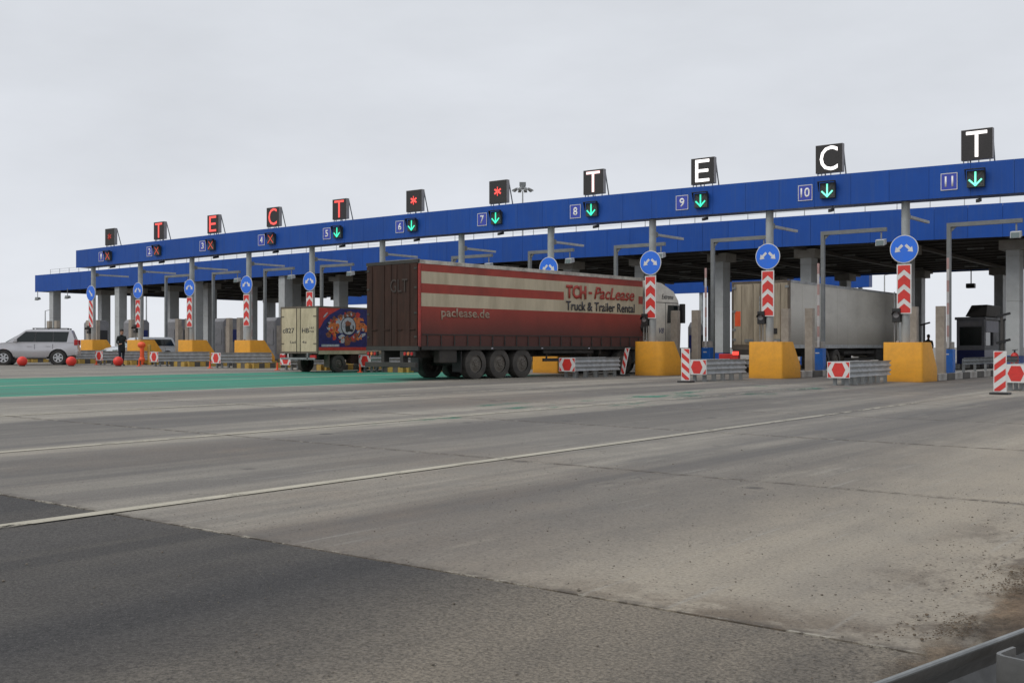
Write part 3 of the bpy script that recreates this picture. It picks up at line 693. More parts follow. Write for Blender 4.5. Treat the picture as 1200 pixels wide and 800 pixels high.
# ---- round sign, chevron board, pole arm
def arrow_poly(sx):
    a = Vector((.05 * sx, .13)); d = Vector((.72 * sx, -.69)).normalized(); nrm = Vector((-d.y, d.x))
    Lb, wb, wh, Lh = .185, .044, .110, .155
    P = [a + nrm * wb, a + d * Lb + nrm * wb, a + d * Lb + nrm * wh, a + d * (Lb + Lh), a + d * Lb - nrm * wh, a + d * Lb - nrm * wb, a - nrm * wb]
    return [(p.x, p.y) for p in P]
def disc(mb, r, y0, y1, n=40): mb.cyl((0, y0, 0), (0, y1, 0), r, n=n)
def round_sign(k, loc):
    n2 = COLN[k]
    what = 'round blue sign with one diagonal arrow' if k == 1 else 'round blue sign with two white arrows'
    s = empty('round_sign', loc, 0, f'{what}, {ow(k)} gantry post', 'road sign', 'round blue signs on the gantry posts')
    q = MB(); disc(q, .46, -.012, .012); q.build('disc', 'white', s, smooth=True)
    q = MB(); disc(q, .435, -.018, -.0125); q.build('blue_face', 'signblue', s, smooth=True)
    if k == 1:
        q = MB(); P = [(-.20, .13), (-.14, .19), (.10, -.05), (.15, 0), (.19, -.2), (-.01, -.16), (.04, -.11)]
        q.prism([(x_, z_) for x_, z_ in P][::-1], -.024, -.0185, 'y'); q.build('arrow', 'white', s)
    else:
        for sx in (-1, 1):
            q = MB(); q.prism(arrow_poly(sx), -.024, -.0185, 'y'); q.build('arrow', 'white', s)
def chevron_board(k, loc):
    s = empty('chevron_board', loc, 0, ('narrow board with red diagonal stripes on the leftmost gantry post' if k == 1 else f'narrow board of red upward chevrons on the gantry post {ow(k)}'), 'chevron board', 'striped boards on the gantry posts')
    W2, H_ = .235, 1.62
    q = MB(); q.box(-W2, W2, -.012, .012, 0, H_); q.build('board', 'white', s)
    m_ = .035; per = .47; red = .30
    for i in range(-2, 6):
        z0 = i * per - .165
        if k == 1:
            P = clip([(-W2, z0 + .35), (W2, z0 - .20), (W2, z0 + .05), (-W2, z0 + .60)], -W2 + m_, W2 - m_, m_, H_ - m_)
            polys = [P]
        else:
            polys = []
            for sx in (-1, 1):
                P = clip([(0, z0 + .20), (sx * .235, z0), (sx * .235, z0 + red), (0, z0 + red + .20)], -W2 + m_, W2 - m_, m_, H_ - m_)
                polys.append(P)
        q = MB(); n0 = 0
        for P in polys:
            if len(P) >= 3: q.prism(P, -.017, -.0125, 'y'); n0 += 1
        if n0: q.build('red_stripe', 'red', s)
for k in range(1, 12):
    X = XK(k)
    round_sign(k, (X, 35.84, 4.22 + .12)); chevron_board(k, (X, 35.84, 2.16 + .06 if k > 1 else 2.3))
    q = MB()
    a = empty('bracket_arm', (X, 36, 0), 0, f'short steel arm behind the gantry post {ow(k)}', 'bracket', 'arms behind the gantry posts')
    q.bar((.0, .14, 5.44), (.06, 2.3, 5.44), .10, .09); q.build('arm', 'galv', a)
    q = MB(); q.box(-.07, .07, .13, .30, 5.34, 5.54); q.build('clamp', 'framegrey', a)
    if k >= 8 or k <= 2:
        t = empty('pole_signal', (X - .24, 35.9, 1.95 + (.0)), 0, f'small dark traffic light low on the gantry post {ow(k)}', 'traffic light', 'small traffic lights on the gantry posts')
        q = MB(); q.box(-.14, .13, -.12, .1, 0, .46); q.build('housing', 'black', t, bev=.02)
        q = MB(); q.cyl((0, -.125, .24), (0, -.135, .24), .10, n=20); q.build('lens', 'casing', t, smooth=True)
        q = MB()
        for i in range(13):
            an = math.pi * (i / 12) ; an2 = math.pi * ((i + 1) / 12)
            if i == 12: break
            q.add([(.115 * math.cos(an), -.12, .24 + .115 * math.sin(an)), (.115 * math.cos(an2), -.12, .24 + .115 * math.sin(an2)), (.115 * math.cos(an2), -.26, .24 + .115 * math.sin(an2)), (.115 * math.cos(an), -.26, .24 + .115 * math.sin(an))], [(0, 1, 2, 3)])
        q.build('visor', 'black', t)
        for x_ in (-.09, .03):
            q = MB(); q.cyl((x_, 0, -1.2), (x_, 0, 1.9 if False else 0), .022, n=8); q.cyl((x_, 0, .46), (x_, 0, 1.0), .022, n=8); q.build('conduit', 'galvdull', t)

# ---- islands with painted kerb blocks
kb = {}
for c_ in ('kerbwhite', 'kerbblack', 'yellow'):
    q = MB(); q.box(0, .16, .015, .985, 0, .235); kb[c_] = q.mesh('kerb_block', c_, bev=.02)
for k in range(-5, 12):
    X = XK(k); z = gz(X)
    yl = k <= 7; y0 = 37.2 if not yl else 31.8
    isl = empty('toll_island', (X, y0, z), 0, f'raised kerbed island behind the gantry post {ow(k)}' if k > 0 else f'raised kerbed island, {OUT[k]} one beyond the left end of the gantry', 'traffic island', 'islands between the toll lanes')
    q = MB(); q.box(-.55, .55, .05, 70 - y0, 0, .20); q.build('island_top', 'conc', isl)
    nb = int(70 - y0) if 7 <= k else 14
    for j in range(nb):
        if yl: break
        cname = 'kerbwhite' if j % 2 == 0 else 'kerbblack'
        put('kerb_block', kb[cname], isl, (.56, j * 1.0, 0))
        if j < 8: put('kerb_block', kb[cname], isl, (-.72, j * 1.0, 0))
    if yl:
        q = MB()
        for j in range(int(38 / .32)):
            q.m = j % 2; y_ = .02 + j * .32; q.box(.56, .72, y_, y_ + .312, 0, .23)
            if j < 20: q.box(-.72, -.56, y_, y_ + .312, 0, .23)
        for j in range(4): q.m = (j + 1) % 2; q.box(-.55 + j * .28, -.55 + j * .28 + .27, -.14, .01, 0, .23)
        q.build('striped_kerb', ['yellow', 'kerbblack'], isl)['kind'] = 'stuff'
    if k < 1: continue
    # ochre nose block
    blk = empty('concrete_block', (X + .05, 35.5, z), 0, f'ochre painted concrete block at the foot of the gantry post {ow(k)}', 'concrete block', 'ochre concrete blocks at the island noses')
    w2 = .64; prof = [(0, 0), (1.63, 0), (1.60, .35), (.95, 1.27), (0, 1.29)]
    vs = []; fs = []
    def ring(y, zt, wv):      # rounded plan at the nose
        return None
    q = MB()
    plan = []
    nseg = 6; rc = .26 if k == 9 else .07
    for i in range(nseg + 1):
        a = math.pi / 2 * i / nseg; plan.append((w2 - rc + rc * math.sin(a), rc - rc * math.cos(a)))
    left = [(-x_, y_) for x_, y_ in plan[::-1]]
    front = left + plan         # from left side round the nose to right side
    pts = front + [(w2, .95), (w2, 1.63), (-w2, 1.63), (-w2, .95)]
    def top(y): return 1.29 if y <= .95 else 1.29 - (y - .95) / .68 * .85
    n = len(pts)
    vs = [(x_, y_, 0) for x_, y_ in pts] + [(x_ * .99, y_ + (.01 if y_ < .1 else 0), top(y_)) for x_, y_ in pts]
    fs = [(i, (i + 1) % n, n + (i + 1) % n, n + i) for i in range(n)]
    nf = len(front)
    fs += [tuple([n + i for i in range(nf)] + [n + nf, n + nf + 3]), (n + nf, n + nf + 1, n + nf + 2, n + nf + 3), tuple(range(n))[::-1]]
    q.add(vs, fs); q.build('block_body', 'orange', blk, smooth=True, bev=.012)
    q = MB(); q.box(-.30, -.20, .3, .4, 1.28, 1.34); q.box(.20, .30, .3, .4, 1.28, 1.34); q.build('lifting_eyes', 'casing', blk)

# ---- guardrail units before the islands
def hex_panel(parent, w_, h_, y):
    q = MB(); q.box(-w_ / 2, w_ / 2, y, y + .012, .22, .22 + h_); pn = q.build('end_board', 'white', parent)
    cx, cz = 0, .22 + h_ / 2; a, b_ = w_ * .30, h_ * .42
    q = MB(); q.prism([(-a, cz), (-a * .55, cz - b_), (a * .55, cz - b_), (a, cz), (a * .55, cz + b_), (-a * .55, cz + b_)], y - .005, y - .001, 'y'); q.build('red_hexagon', 'red', pn)
    for sx in (-1, 1):
        for sz in (-1, 1):
            q = MB(); x1 = sx * w_ * .47; z1 = cz + sz * h_ * .46
            q.prism([(x1, z1), (x1 - sx * w_ * .16, z1), (x1, z1 - sz * h_ * .34)], y - .005, y - .001, 'y'); q.build('red_corner', 'red', pn)
def guard_unit(X, Y, Ln, w_, h_, label, full=True):
    u = empty('guardrail_unit', (X, Y, gz(X)), 0, label, 'guardrail', 'short guardrails guarding the island noses')
    hex_panel(u, w_, h_, -.03)
    for sx in (-1, 1):
        put('rail', RAIL[(Ln, sx)], u, (sx * (w_ / 2 - .06), 0, .475))
    n = int(Ln / .75)
    for i in range(n + 1):
        yy = .18 + i * (Ln - .36) / n
        for sx in (-1, 1): put('post', GPOST, u, (sx * (w_ / 2 - .16), yy, 0))
        put('crossbar', GCROSS, u, (0, yy, .58), (0, 0, 0))
    return u
RAIL = {}
for Ln in (3.0, 3.8):
    for sx in (-1, 1): RAIL[(Ln, sx)] = beam_mesh('rail', 'galv', 3, .46, .035, 0, Ln, flip=sx, segs=1)
q = MB(); q.box(-.05, .05, -.035, .035, 0, .66); q.box(-.08, .08, -.07, .07, 0, .015); GPOST = q.mesh('post', 'galvdull')
q = MB(); q.box(-.2, .2, -.025, .025, -.03, .03); GCROSS = q.mesh('crossbar', 'galvdull')
UX = {1: 9, 2: 58.6, 3: 116.5, 4: 181, 5: 253.5, 6: 335, 7: 428, 8: 537, 9: 665, 10: 817, 11: 983, 12: 1190}
UL = {1: 'behind the front of the silver car', 2: 'behind the rear of the silver car', 3: 'leftmost one, behind the red ball by the standing person', 4: 'just right of the bright orange post', 5: 'left of the box truck', 6: 'its hexagon partly hidden by the box truck rear',
      7: 'hexagon in front of the box truck wheels', 8: 'mostly hidden behind the red lorry wheels', 9: 'beside the middle of the red lorry', 10: 'striped panel before its left end',
      11: 'alone on open concrete before the tenth block', 12: 'at the right edge of the picture'}
for k, px in UX.items():
    Y = 31.0; X = at(px, Y)
    if k == 12: X += .1; Y = 30.6
    guard_unit(X, Y, 3.8 if k == 11 else 3.0, .68, .48, 'short guardrail with red hexagon board, ' + UL[k])
def striped_panel(X, Y, label, tilt=0, rz=0):
    s = empty('striped_panel', (X, Y, gz(X)), rz, label, 'warning panel', 'upright striped warning panels')
    q = MB(); q.box(-.22, .22, -.16, .20, 0, .05); q.build('foot', 'black', s, bev=.015)
    q = MB(); q.box(-.15, .15, -.012, .012, 0, 1.0); pn = q.build('board', 'white', s, loc=(0, 0, .06), rot=(tilt, 0, 0))
    for i in range(-1, 5):
        z0 = i * .30 + .02; sg = 1
        if 'mirrored' in label or X < -12: sg = -1
        P = clip([(-.15, z0 - .12 * sg), (.15, z0 + .12 * sg), (.15, z0 + .12 * sg + .15), (-.15, z0 - .12 * sg + .15)], -.13, .13, .02, .98)
        if len(P) >= 3: q = MB(); q.prism(P, -.017, -.0125, 'y'); q.build('red_stripe', 'red', pn)
striped_panel(at(803.5, 30.1), 30.1, 'red and white striped upright panel right of the block by the truck cab')
striped_panel(at(1172, 28.2), 28.2, 'red and white striped upright panel near the right edge of the picture')
striped_panel(at(729.5, 34.6), 34.6, 'red and white striped panel leaning, seen nearly edge on, beside the red trailer', R(-12), R(-29))

# ---- frames with floodlights, barriers, plates
def l_frame(k):
    X = XK(k) + .03; z = gz(X) + .2
    f = empty('overhead_floodlight', (X, 41, z), 0, f'grey post and arm with a floodlight, behind the gantry post {ow(k)}', 'lamp frame', 'angle shaped lamp frames over the lanes')
    h = 5.66 - z
    q = MB(); q.box(-.07, .07, -.07, .07, 0, h - .15); q.build('post', 'framegrey', f)
    q = MB(); q.box(-.07, 2.48, -.068, .068, h - .148, h); q.build('arm', 'framegrey', f)
    q = MB(); q.prism([(.071, h - .149), (.071, h - .34), (.26, h - .149)], -.02, .02, 'y'); q.build('gusset', 'framegrey', f)
    l_ = q = MB(); q.cyl((2.28, 0, h - .17), (2.28, 0, h - .42), .03, n=10); q.build('hanger', 'galvdull', f)
    q = MB(); q.hexa([(2.10, -.16, h - .70), (2.44, -.16, h - .70), (2.44, .16, h - .62), (2.10, .16, h - .62)], [(2.10, -.13, h - .46), (2.44, -.13, h - .46), (2.44, .13, h - .42), (2.10, .13, h - .42)])
    lm = q.build('floodlight', 'galv', f, bev=.015)
    q = MB(); q.hexa([(2.13, -.168, h - .68), (2.41, -.168, h - .68), (2.41, -.162, h - .68), (2.13, -.162, h - .68)], [(2.13, -.148, h - .50), (2.41, -.148, h - .50), (2.41, -.140, h - .50), (2.13, -.140, h - .50)]); q.build('glass', 'glasslight', lm)
for k in range(1, 12): l_frame(k)
def barrier(k, up=True):
    X = XK(k) + .28; z = gz(X) + .2
    o = empty('lane_barrier', (X, 40.0, z), 0, f'blue barrier box with raised boom behind the gantry post {ow(k)}', 'boom barrier', 'boom barriers on the islands')
    q = MB(); q.box(-.19, .19, -.17, .17, 0, .86); q.build('cabinet', 'boxblue', o, bev=.02)
    q = MB(); q.box(-.17, .17, -.15, .15, .865, 1.12) ; q.build('head', 'kerbwhite', o, bev=.02)
    q = MB(); q.box(-.10, .06, -.176, -.172, .66, .70); q.build('badge', 'white', o)
    n = 8
    for i in range(n):
        q = MB(); z0 = .9 + i * .40; q.box(.0, .075, -.24, -.19, z0, z0 + .398); q.build('boom_section', 'boomred' if i % 2 else 'boomwhite', o)
M['boomwhite'] = mat('boom_white', (0.62, 0.60, 0.59), 0.5, bump=0); M['boomred'] = mat('boom_faded_red', (0.50, 0.32, 0.30), 0.5, bump=0)
for k in (9, 10, 11, 5, 3): barrier(k)
for k in range(-1, 12):
    X = XK(k) - .18; z = gz(X) + .2
    for sx, side in ((-.47, 'left'), (.47, 'right')):
        q = MB(); q.box(-.15, .15, -.12, .12, 0, 2.36); q.box(-.17, .17, -.14, .14, 0, .04)
        o = q.build('plate_pillar', 'slabgrey', None, bev=.012, loc=(X + sx, 39.0, z))
        tag(o, f'{side} beige metal pillar of the pair behind the gantry post {ow(k)}' if k > 0 else f'{side} beige metal pillar of the {OUT[k]} pair beyond the left gantry end', 'metal pillar', 'pairs of flat metal pillars on the islands')
    if k in (-1, 0, 1, 2, 3, 4, 5, 9):
        t = empty('payment_terminal', (X + (.0 if k == 9 else -.1), 41.6 if k != 9 else 39.6, z), 0, f'grey payment terminal with rounded top behind the gantry post {ow(k)}' if k > 0 else f'grey payment terminal on the {OUT[k]} island beyond the left gantry end', 'payment terminal', 'payment terminals on the islands')
        zt = 2.45 if k != 9 else 1.9; w2 = .5 if k != 9 else .22; ln = 1.3 if k != 9 else .5
        P = [(0, 0), (ln, 0), (ln, zt - .2), (ln - .2, zt), (.2, zt), (0, zt - .2)]
        q = MB(); q.prism(P, -w2, w2, 'x'); q.build('cabinet', 'booth', t, bev=.03)
        q = MB(); q.box(w2 + .002, w2 + .03, ln * .45, ln * .9, zt * .42, zt * .72); q.build('screen', 'darktrim' if k % 2 else 'navy', t)
        q = MB(); q.box(w2 + .002, w2 + .02, ln * .08, ln * .40, .3, zt * .8); q.build('service_panel', 'slabgrey', t)
        q = MB(); q.box(-w2 * .7, w2 * .7, -.03, -.002, zt * .35, zt * .72); q.build('front_panel', 'navy' if k == 9 else 'booth', t)

# ------------------------------------------------------------------ canopy
Y0, Y1 = 49.0, 72.7
CX0, CX1 = at(41, Y0), 6.0
can = empty('canopy', (CX0, Y0, gz(-50)), 0, 'huge flat canopy with a blue fascia on grey columns over the toll lanes', 'canopy')
cz = can.location.z
FB, FT = 5.90, 7.33
def bowc(X): return tab(X, [(-88.5, -.02), (-70, .06), (-55, .12), (-45, .13), (-35, .12), (-27, .09), (-20, .04), (-14, -.03), (-9, -.11), (6, -.36)])
def shift(q): q.v = [(v[0] - CX0, v[1] - Y0, v[2] - cz) for v in q.v]; return q
npc = 67; pc = (CX1 - CX0) / npc
for i in range(npc):
    xa, xb = CX0 + i * pc + .006, CX0 + (i + 1) * pc - .006; za, zb = bowc(xa), bowc(xb)
    q = MB(); q.hexa([(xa, Y0, FB + za), (xb, Y0, FB + zb), (xb, Y0 + .04, FB + zb), (xa, Y0 + .04, FB + za)], [(xa, Y0, FT + za), (xb, Y0, FT + zb), (xb, Y0 + .04, FT + zb), (xa, Y0 + .04, FT + za)])
    shift(q).build('fascia_panel', 'blue', can)
for j in range(12):
    ya = Y0 + .05 + j * 1.97
    q = MB(); q.box(CX0, CX0 + .04, ya, ya + 1.96, FB, FT); shift(q).build('end_fascia_panel', 'blue', can)
q = MB(); q.box(CX0 + .05, CX1, Y1 - .05, Y1, FB + .1, FT); shift(q).build('rear_fascia', 'blue', can)
q = MB()
ns = 24
for i in range(ns):
    xa, xb = CX0 + .05 + (CX1 - CX0 - .05) * i / ns, CX0 + .05 + (CX1 - CX0 - .05) * (i + 1) / ns; za, zb = bowc(xa), bowc(xb)
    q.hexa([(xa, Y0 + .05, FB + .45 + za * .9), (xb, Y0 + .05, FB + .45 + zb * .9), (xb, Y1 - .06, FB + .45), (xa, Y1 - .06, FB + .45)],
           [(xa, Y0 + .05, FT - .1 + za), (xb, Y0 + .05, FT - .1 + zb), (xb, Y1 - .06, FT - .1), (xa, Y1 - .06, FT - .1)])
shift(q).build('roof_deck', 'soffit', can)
for j in range(13):
    y = Y0 + .6 + j * 1.85
    q = MB(); q.box(CX0 + .2, CX1 - .2, y - .06, y + .06, FB + .20, FB + .44); q.box(CX0 + .2, CX1 - .2, y - .10, y + .10, FB + .17, FB + .20); shift(q).build('purlin', 'steeldark', can)
for k in range(-5, 13):
    X = XK(k)
    q = MB(); q.box(X - .12, X + .12, Y0 + .3, Y1 - .3, FB + .0, FB + .168); shift(q).build('cross_beam', 'steeldark', can)
q = MB(); 
for X in [CX0 + .8 + i * 3.2 for i in range(29)]:
    for y in (56.0, 62.0, 68.0):
        q.box(X - .02, X + .75, y - .06, y + .06, FB + .05, FB + .12)
o = shift(q).build('strip_lights', 'galvdull', can); o['kind'] = 'stuff'
q = MB()      # roof edge safety line
for i in range(62):
    X = CX0 + 2.0 + i * 1.45; q.box(X - .015, X + .015, Y0 + .25, Y0 + .28, FT - .1, FT + .42 + bowc(X))
q.bar((CX0 + 2.0, Y0 + .265, FT + .40), (-40, Y0 + .265, FT + .55), .02, .02); q.bar((-40, Y0 + .265, FT + .55), (CX1 - 2, Y0 + .265, FT + .42), .02, .02)
q.bar((CX0 + 2.0, Y0 + .265, FT + .20), (-40, Y0 + .265, FT + .35), .015, .015); q.bar((-40, Y0 + .265, FT + .35), (CX1 - 2, Y0 + .265, FT + .22), .015, .015)
shift(q).build('safety_line', 'galv', can)
def clad(w_, d_, z0, z1):
    q = MB(); q.box(-w_ / 2, w_ / 2, -d_ / 2, d_ / 2, z0, z1); return q.mesh('cladding_panel', 'greyclad', bev=.012)
PAN = {}
def column(X, Y, w_, d_, top, capital, dark=False):
    z = gz(X) - cz + .15
    key = (w_, d_)
    if key not in PAN:
        PAN[key] = [clad(w_, d_, 0, 0), ]
        q = MB(); q.box(-w_ / 2 - .01, w_ / 2 + .01, -d_ / 2 - .01, d_ / 2 + .01, 0, .60)
        PAN[key] = dict(base=q.mesh('plinth', 'blue', bev=.01), core={}, a=clad(w_, d_, .61, 3.00), b=clad(w_, d_, 3.012, 5.0))
    P = PAN[key]; zt = top - cz
    q = MB(); q.box(-w_ / 2 + .02, w_ / 2 - .02, -d_ / 2 + .02, d_ / 2 - .02, z, zt); c_ = q.build('column', 'conc', can, loc=(X - CX0, Y - Y0, 0))
    put('plinth', P['base'], c_, (0, 0, z)); put('cladding_panel', P['a'], c_, (0, 0, z)); put('cladding_panel', P['b'], c_, (0, 0, z))
    q = MB(); q.box(-w_ / 2, w_ / 2, -d_ / 2, d_ / 2, z + 5.012, zt - (.42 if capital else .0) - .003); q.build('cladding_panel', 'greyclad', c_)
    if capital: q = MB(); q.box(-w_ / 2 - .25, w_ / 2 + .25, -d_ / 2 - .2, d_ / 2 + .2, zt - .42, zt); q.build('capital', 'conc', c_)
for k in range(-4, 13): column(XK(k), 51.6, .56, .85, FB + .03 + bowc(XK(k)), True)
for px in (60, 137, 226, 330): X = at(px, 49.2); column(X, 49.55, .62, .7, FB + .12 + bowc(X) * .5, False)
for k in range(-4, 13): column(XK(k) + .1, 69.5, .5, .8, FB + .0, True)
# floodlights hung from the left end of the canopy
for px, py, n_ in ((43.5, 347, 'the outer one'), (78.5, 347, 'right of the first column')):
    X = at(px, 48.8)
    if n_.startswith('outer'): X = CX0 + .05
    o = empty('hanging_floodlight', (X, 48.85, FB + .1), 0, f'small floodlight hanging from the left end of the canopy, {n_}', 'floodlight', 'floodlights at the canopy end')
    q = MB(); q.cyl((0, 0, 0), (0, 0, -.62), .03, n=8); q.build('hanger', 'galvdull', o)
    q = MB(); q.hexa([(-.25, -.15, -.85), (.30, -.15, -.78), (.30, .15, -.78), (-.25, .15, -.85)], [(-.2, -.12, -.58), (.2, -.12, -.60), (.2, .12, -.60), (-.2, .12, -.58)]); q.build('lamp_head', 'framegrey', o, bev=.02)
o = empty('hanging_floodlight', (at(1138, 71.5), 71.5, FB + .2), 0, 'small dark floodlight hanging under the rear canopy edge above the toll booth', 'floodlight')
q = MB(); q.cyl((0, 0, 0), (0, 0, -.95), .035, n=8); q.build('hanger', 'steeldark', o)
q = MB(); q.box(-.28, .24, -.2, .2, -1.25, -.95); q.build('lamp_head', 'black', o, bev=.05)

# ---- exit gantry on the far side
EX0, EX1 = at(404, 86), at(1018.5, 86)
eg = empty('exit_gantry', (EX0, 86, gz(-60)), 0, 'blue beam on posts glimpsed beyond the canopy on the far side of the plaza', 'gantry'); ez = eg.location.z
ne = 30; pe = (EX1 - EX0) / ne
for i in range(ne):
    q = MB(); q.box(i * pe + .005, (i + 1) * pe - .005, 0, .03, 5.96 - ez, 7.0 - ez); q.build('fascia_panel', 'blue', eg)
q = MB(); q.box(.02, EX1 - EX0 - .02, .04, .8, 5.98 - ez, 6.98 - ez); q.build('beam_body', 'blue_edge', eg)
for k in range(-4, 8):
    q = MB(); X = XK(k) - EX0
    if X > 0 and XK(k) < EX1: q.box(X - .13, X + .13, .2, .5, gz(XK(k)) - ez, 5.98 - ez); q.build('gantry_post', 'polegrey', eg)

# ------------------------------------------------------------------ booth, small things on the right islands
X = at(1121, 60); z = gz(X) + .2
bo = empty('toll_booth', (X, 60, z), 0, 'grey toll booth with a dark window and dark roof unit, right of the white trailer', 'toll booth')
q = MB(); q.box(0, 1.40, 0, 3.1, 0, .75); q.build('lower_wall', 'navy', bo, bev=.02)
q = MB(); q.box(0, 1.40, 0, 3.1, .752, 1.0); q.box(0, .14, 0, 3.1, 1.0, 1.98); q.box(1.26, 1.40, 0, .3, 1.0, 1.98); q.box(1.26, 1.40, 1.9, 3.1, 1.0, 1.98); q.box(.14, 1.26, 2.9, 3.1, 1.0, 1.98); q.box(0, 1.40, 0, 3.1, 1.98, 2.35)
q.build('wall', 'booth', bo)
q = MB(); q.box(.15, 1.25, .04, .06, 1.0, 1.97); q.build('front_window', 'glass', bo)
q = MB(); q.box(1.30, 1.32, .31, 1.89, 1.0, 1.97); q.build('side_window', 'glass', bo)
q = MB(); q.box(1.405, 1.43, .25, 2.9, 1.7, 2.3); q.build('side_sign', 'boothlt', bo)
q = MB(); q.box(.12, 1.28, -.03, -.003, 2.04, 2.22); q.build('nameplate', 'casing', bo)
q = MB(); q.box(-.08, 1.48, -.1, 3.2, 2.352, 2.5); q.build('roof', 'booth', bo, bev=.03)
q = MB(); q.hexa([(.5, -.3, 2.52), (1.55, -.3, 2.52), (1.55, 2.6, 2.52), (.5, 2.6, 2.52)], [(.75, .0, 3.12), (1.65, -.5, 3.12), (1.65, 2.4, 3.12), (.75, 2.4, 3.12)]); q.build('roof_unit', 'steeldark', bo, bev=.04)
for px, Y, dn in ((1083, 60, 'behind the block below the lane 11 signs'), (1176, 52, 'by the rightmost column'), (1174, 44, 'at the right edge near the striped panel')):
    X = at(px, Y); z = gz(X) + .2
    o = empty('camera_post', (X, Y, z), 0, f'slim dark post with two small camera heads, {dn}', 'camera post', 'slim camera posts on the islands')
    q = MB(); q.cyl((0, 0, 0), (0, 0, 2.15), .05, n=10); q.build('post', 'steeldark', o, smooth=True)
    for zz in (2.15, 1.15):
        q = MB(); q.bar((-.18, -.1, zz - .06), (.28, .1, zz + .08), .09, .09); q.build('camera_head', 'black', o)
o = empty('fire_extinguisher', (at(1189, 50), 50, gz(-10) + .2), 0, 'red fire extinguisher standing against the rightmost grey column', 'fire extinguisher')
q = MB(); q.cyl((0, 0, 0), (0, 0, .55), .16, n=14); q.sph((0, 0, .55), .16, 14, 6); q.build('cylinder', 'extred', o, smooth=True)
q = MB(); q.cyl((0, 0, .68), (0, 0, .80), .04, n=8); q.bar((-.1, 0, .8), (.14, 0, .84), .04, .03); q.build('valve', 'black', o)
for px, pn in ((855, 'beside the column left of the white trailer'),):
    X = at(px, 47); q = MB(); q.box(-.5, .5, -.12, .12, 0, .55)
    tag(q.build('red_cabinet', 'extred', None, bev=.02, loc=(X, 47, gz(X) + .2)), 'low red cabinet ' + pn, 'cabinet')
# lane guard rails on the right island sides
o = empty('lane_side_rail', (XK(11) + .42, 41.2, gz(-11) + .2), 0, 'low steel rail on the rightmost island in front of the toll booth', 'rail')
put('rail', beam_mesh('rail', 'galvdull', 2, .26, .03, 0, 9.0), o, (.05, 0, .42))
for i in range(6):
    q = MB(); q.box(-.04, .04, .2 + i * 1.6, .28 + i * 1.6, 0, .5); q.build('post', 'galvdull', o)

# ------------------------------------------------------------------ vehicles
def wheel(parent, x, y, z, r, wd, rim, side=1, rubber='rubber', hub='hub', spokes=0, hub_out=0.0):
    q = MB(); n = 28
    prof = [(rim, -wd / 2 + .01), (r * .90, -wd / 2), (r, -wd / 2 + .05 * min(1, wd)), (r, wd / 2 - .05 * min(1, wd)), (r * .90, wd / 2), (rim, wd / 2 - .01)]
    vs = []; fs = []
    for a_ in range(n):
        t = 2 * math.pi * a_ / n
        for (rad, o_) in prof: vs.append((o_ * side, rad * math.cos(t), rad * math.sin(t)))
    k = len(prof)
    for a_ in range(n):
        for i in range(k - 1): fs.append((a_ * k + i, a_ * k + i + 1, ((a_ + 1) % n) * k + i + 1, ((a_ + 1) % n) * k + i))
    for i in (4,): pass
    q.add(vs, fs); w_ = q.build('wheel', rubber, parent, smooth=True, loc=(x, y, z))
    q = MB(); o_ = (wd / 2 - .05) * side
    q.cyl((o_ - .02 * side, 0, 0), (o_, 0, 0), rim * 1.01, n=24)
    if spokes:
        for i in range(spokes):
            t = 2 * math.pi * i / spokes; q.m = 1; q.bar((o_ + .02 * side, 0, 0), (o_ + .02 * side, rim * .93 * math.cos(t), rim * .93 * math.sin(t)), .05, rim * .30)
        q.m = 1; q.cyl((o_ - .03 * side, 0, 0), (o_ + .04 * side, 0, 0), rim * .22, n=14)
        # outer ring
        for i in range(24):
            t = 2 * math.pi * i / 24; t2 = 2 * math.pi * (i + 1) / 24
            q.bar((o_ + .02 * side, rim * .94 * math.cos(t), rim * .94 * math.sin(t)), (o_ + .02 * side, rim * .94 * math.cos(t2), rim * .94 * math.sin(t2)), .04, .03)
        q.build('rim', ['black', hub], w_)
    else:
        q.cyl((o_, 0, 0), (o_ + .03 * side, 0, 0), rim * .80, rim * .55, n=20)
        q.cyl((o_, 0, 0), (o_ + (.07 + hub_out) * side, 0, 0), rim * .34, rim * .26, n=16)
        for i in range(10):
            t = 2 * math.pi * i / 10; q.cyl((o_, rim * .5 * math.cos(t), rim * .5 * math.sin(t)), (o_ + .055 * side, rim * .5 * math.cos(t), rim * .5 * math.sin(t)), .018, n=6)
        q.build('rim', hub, w_)
    return w_

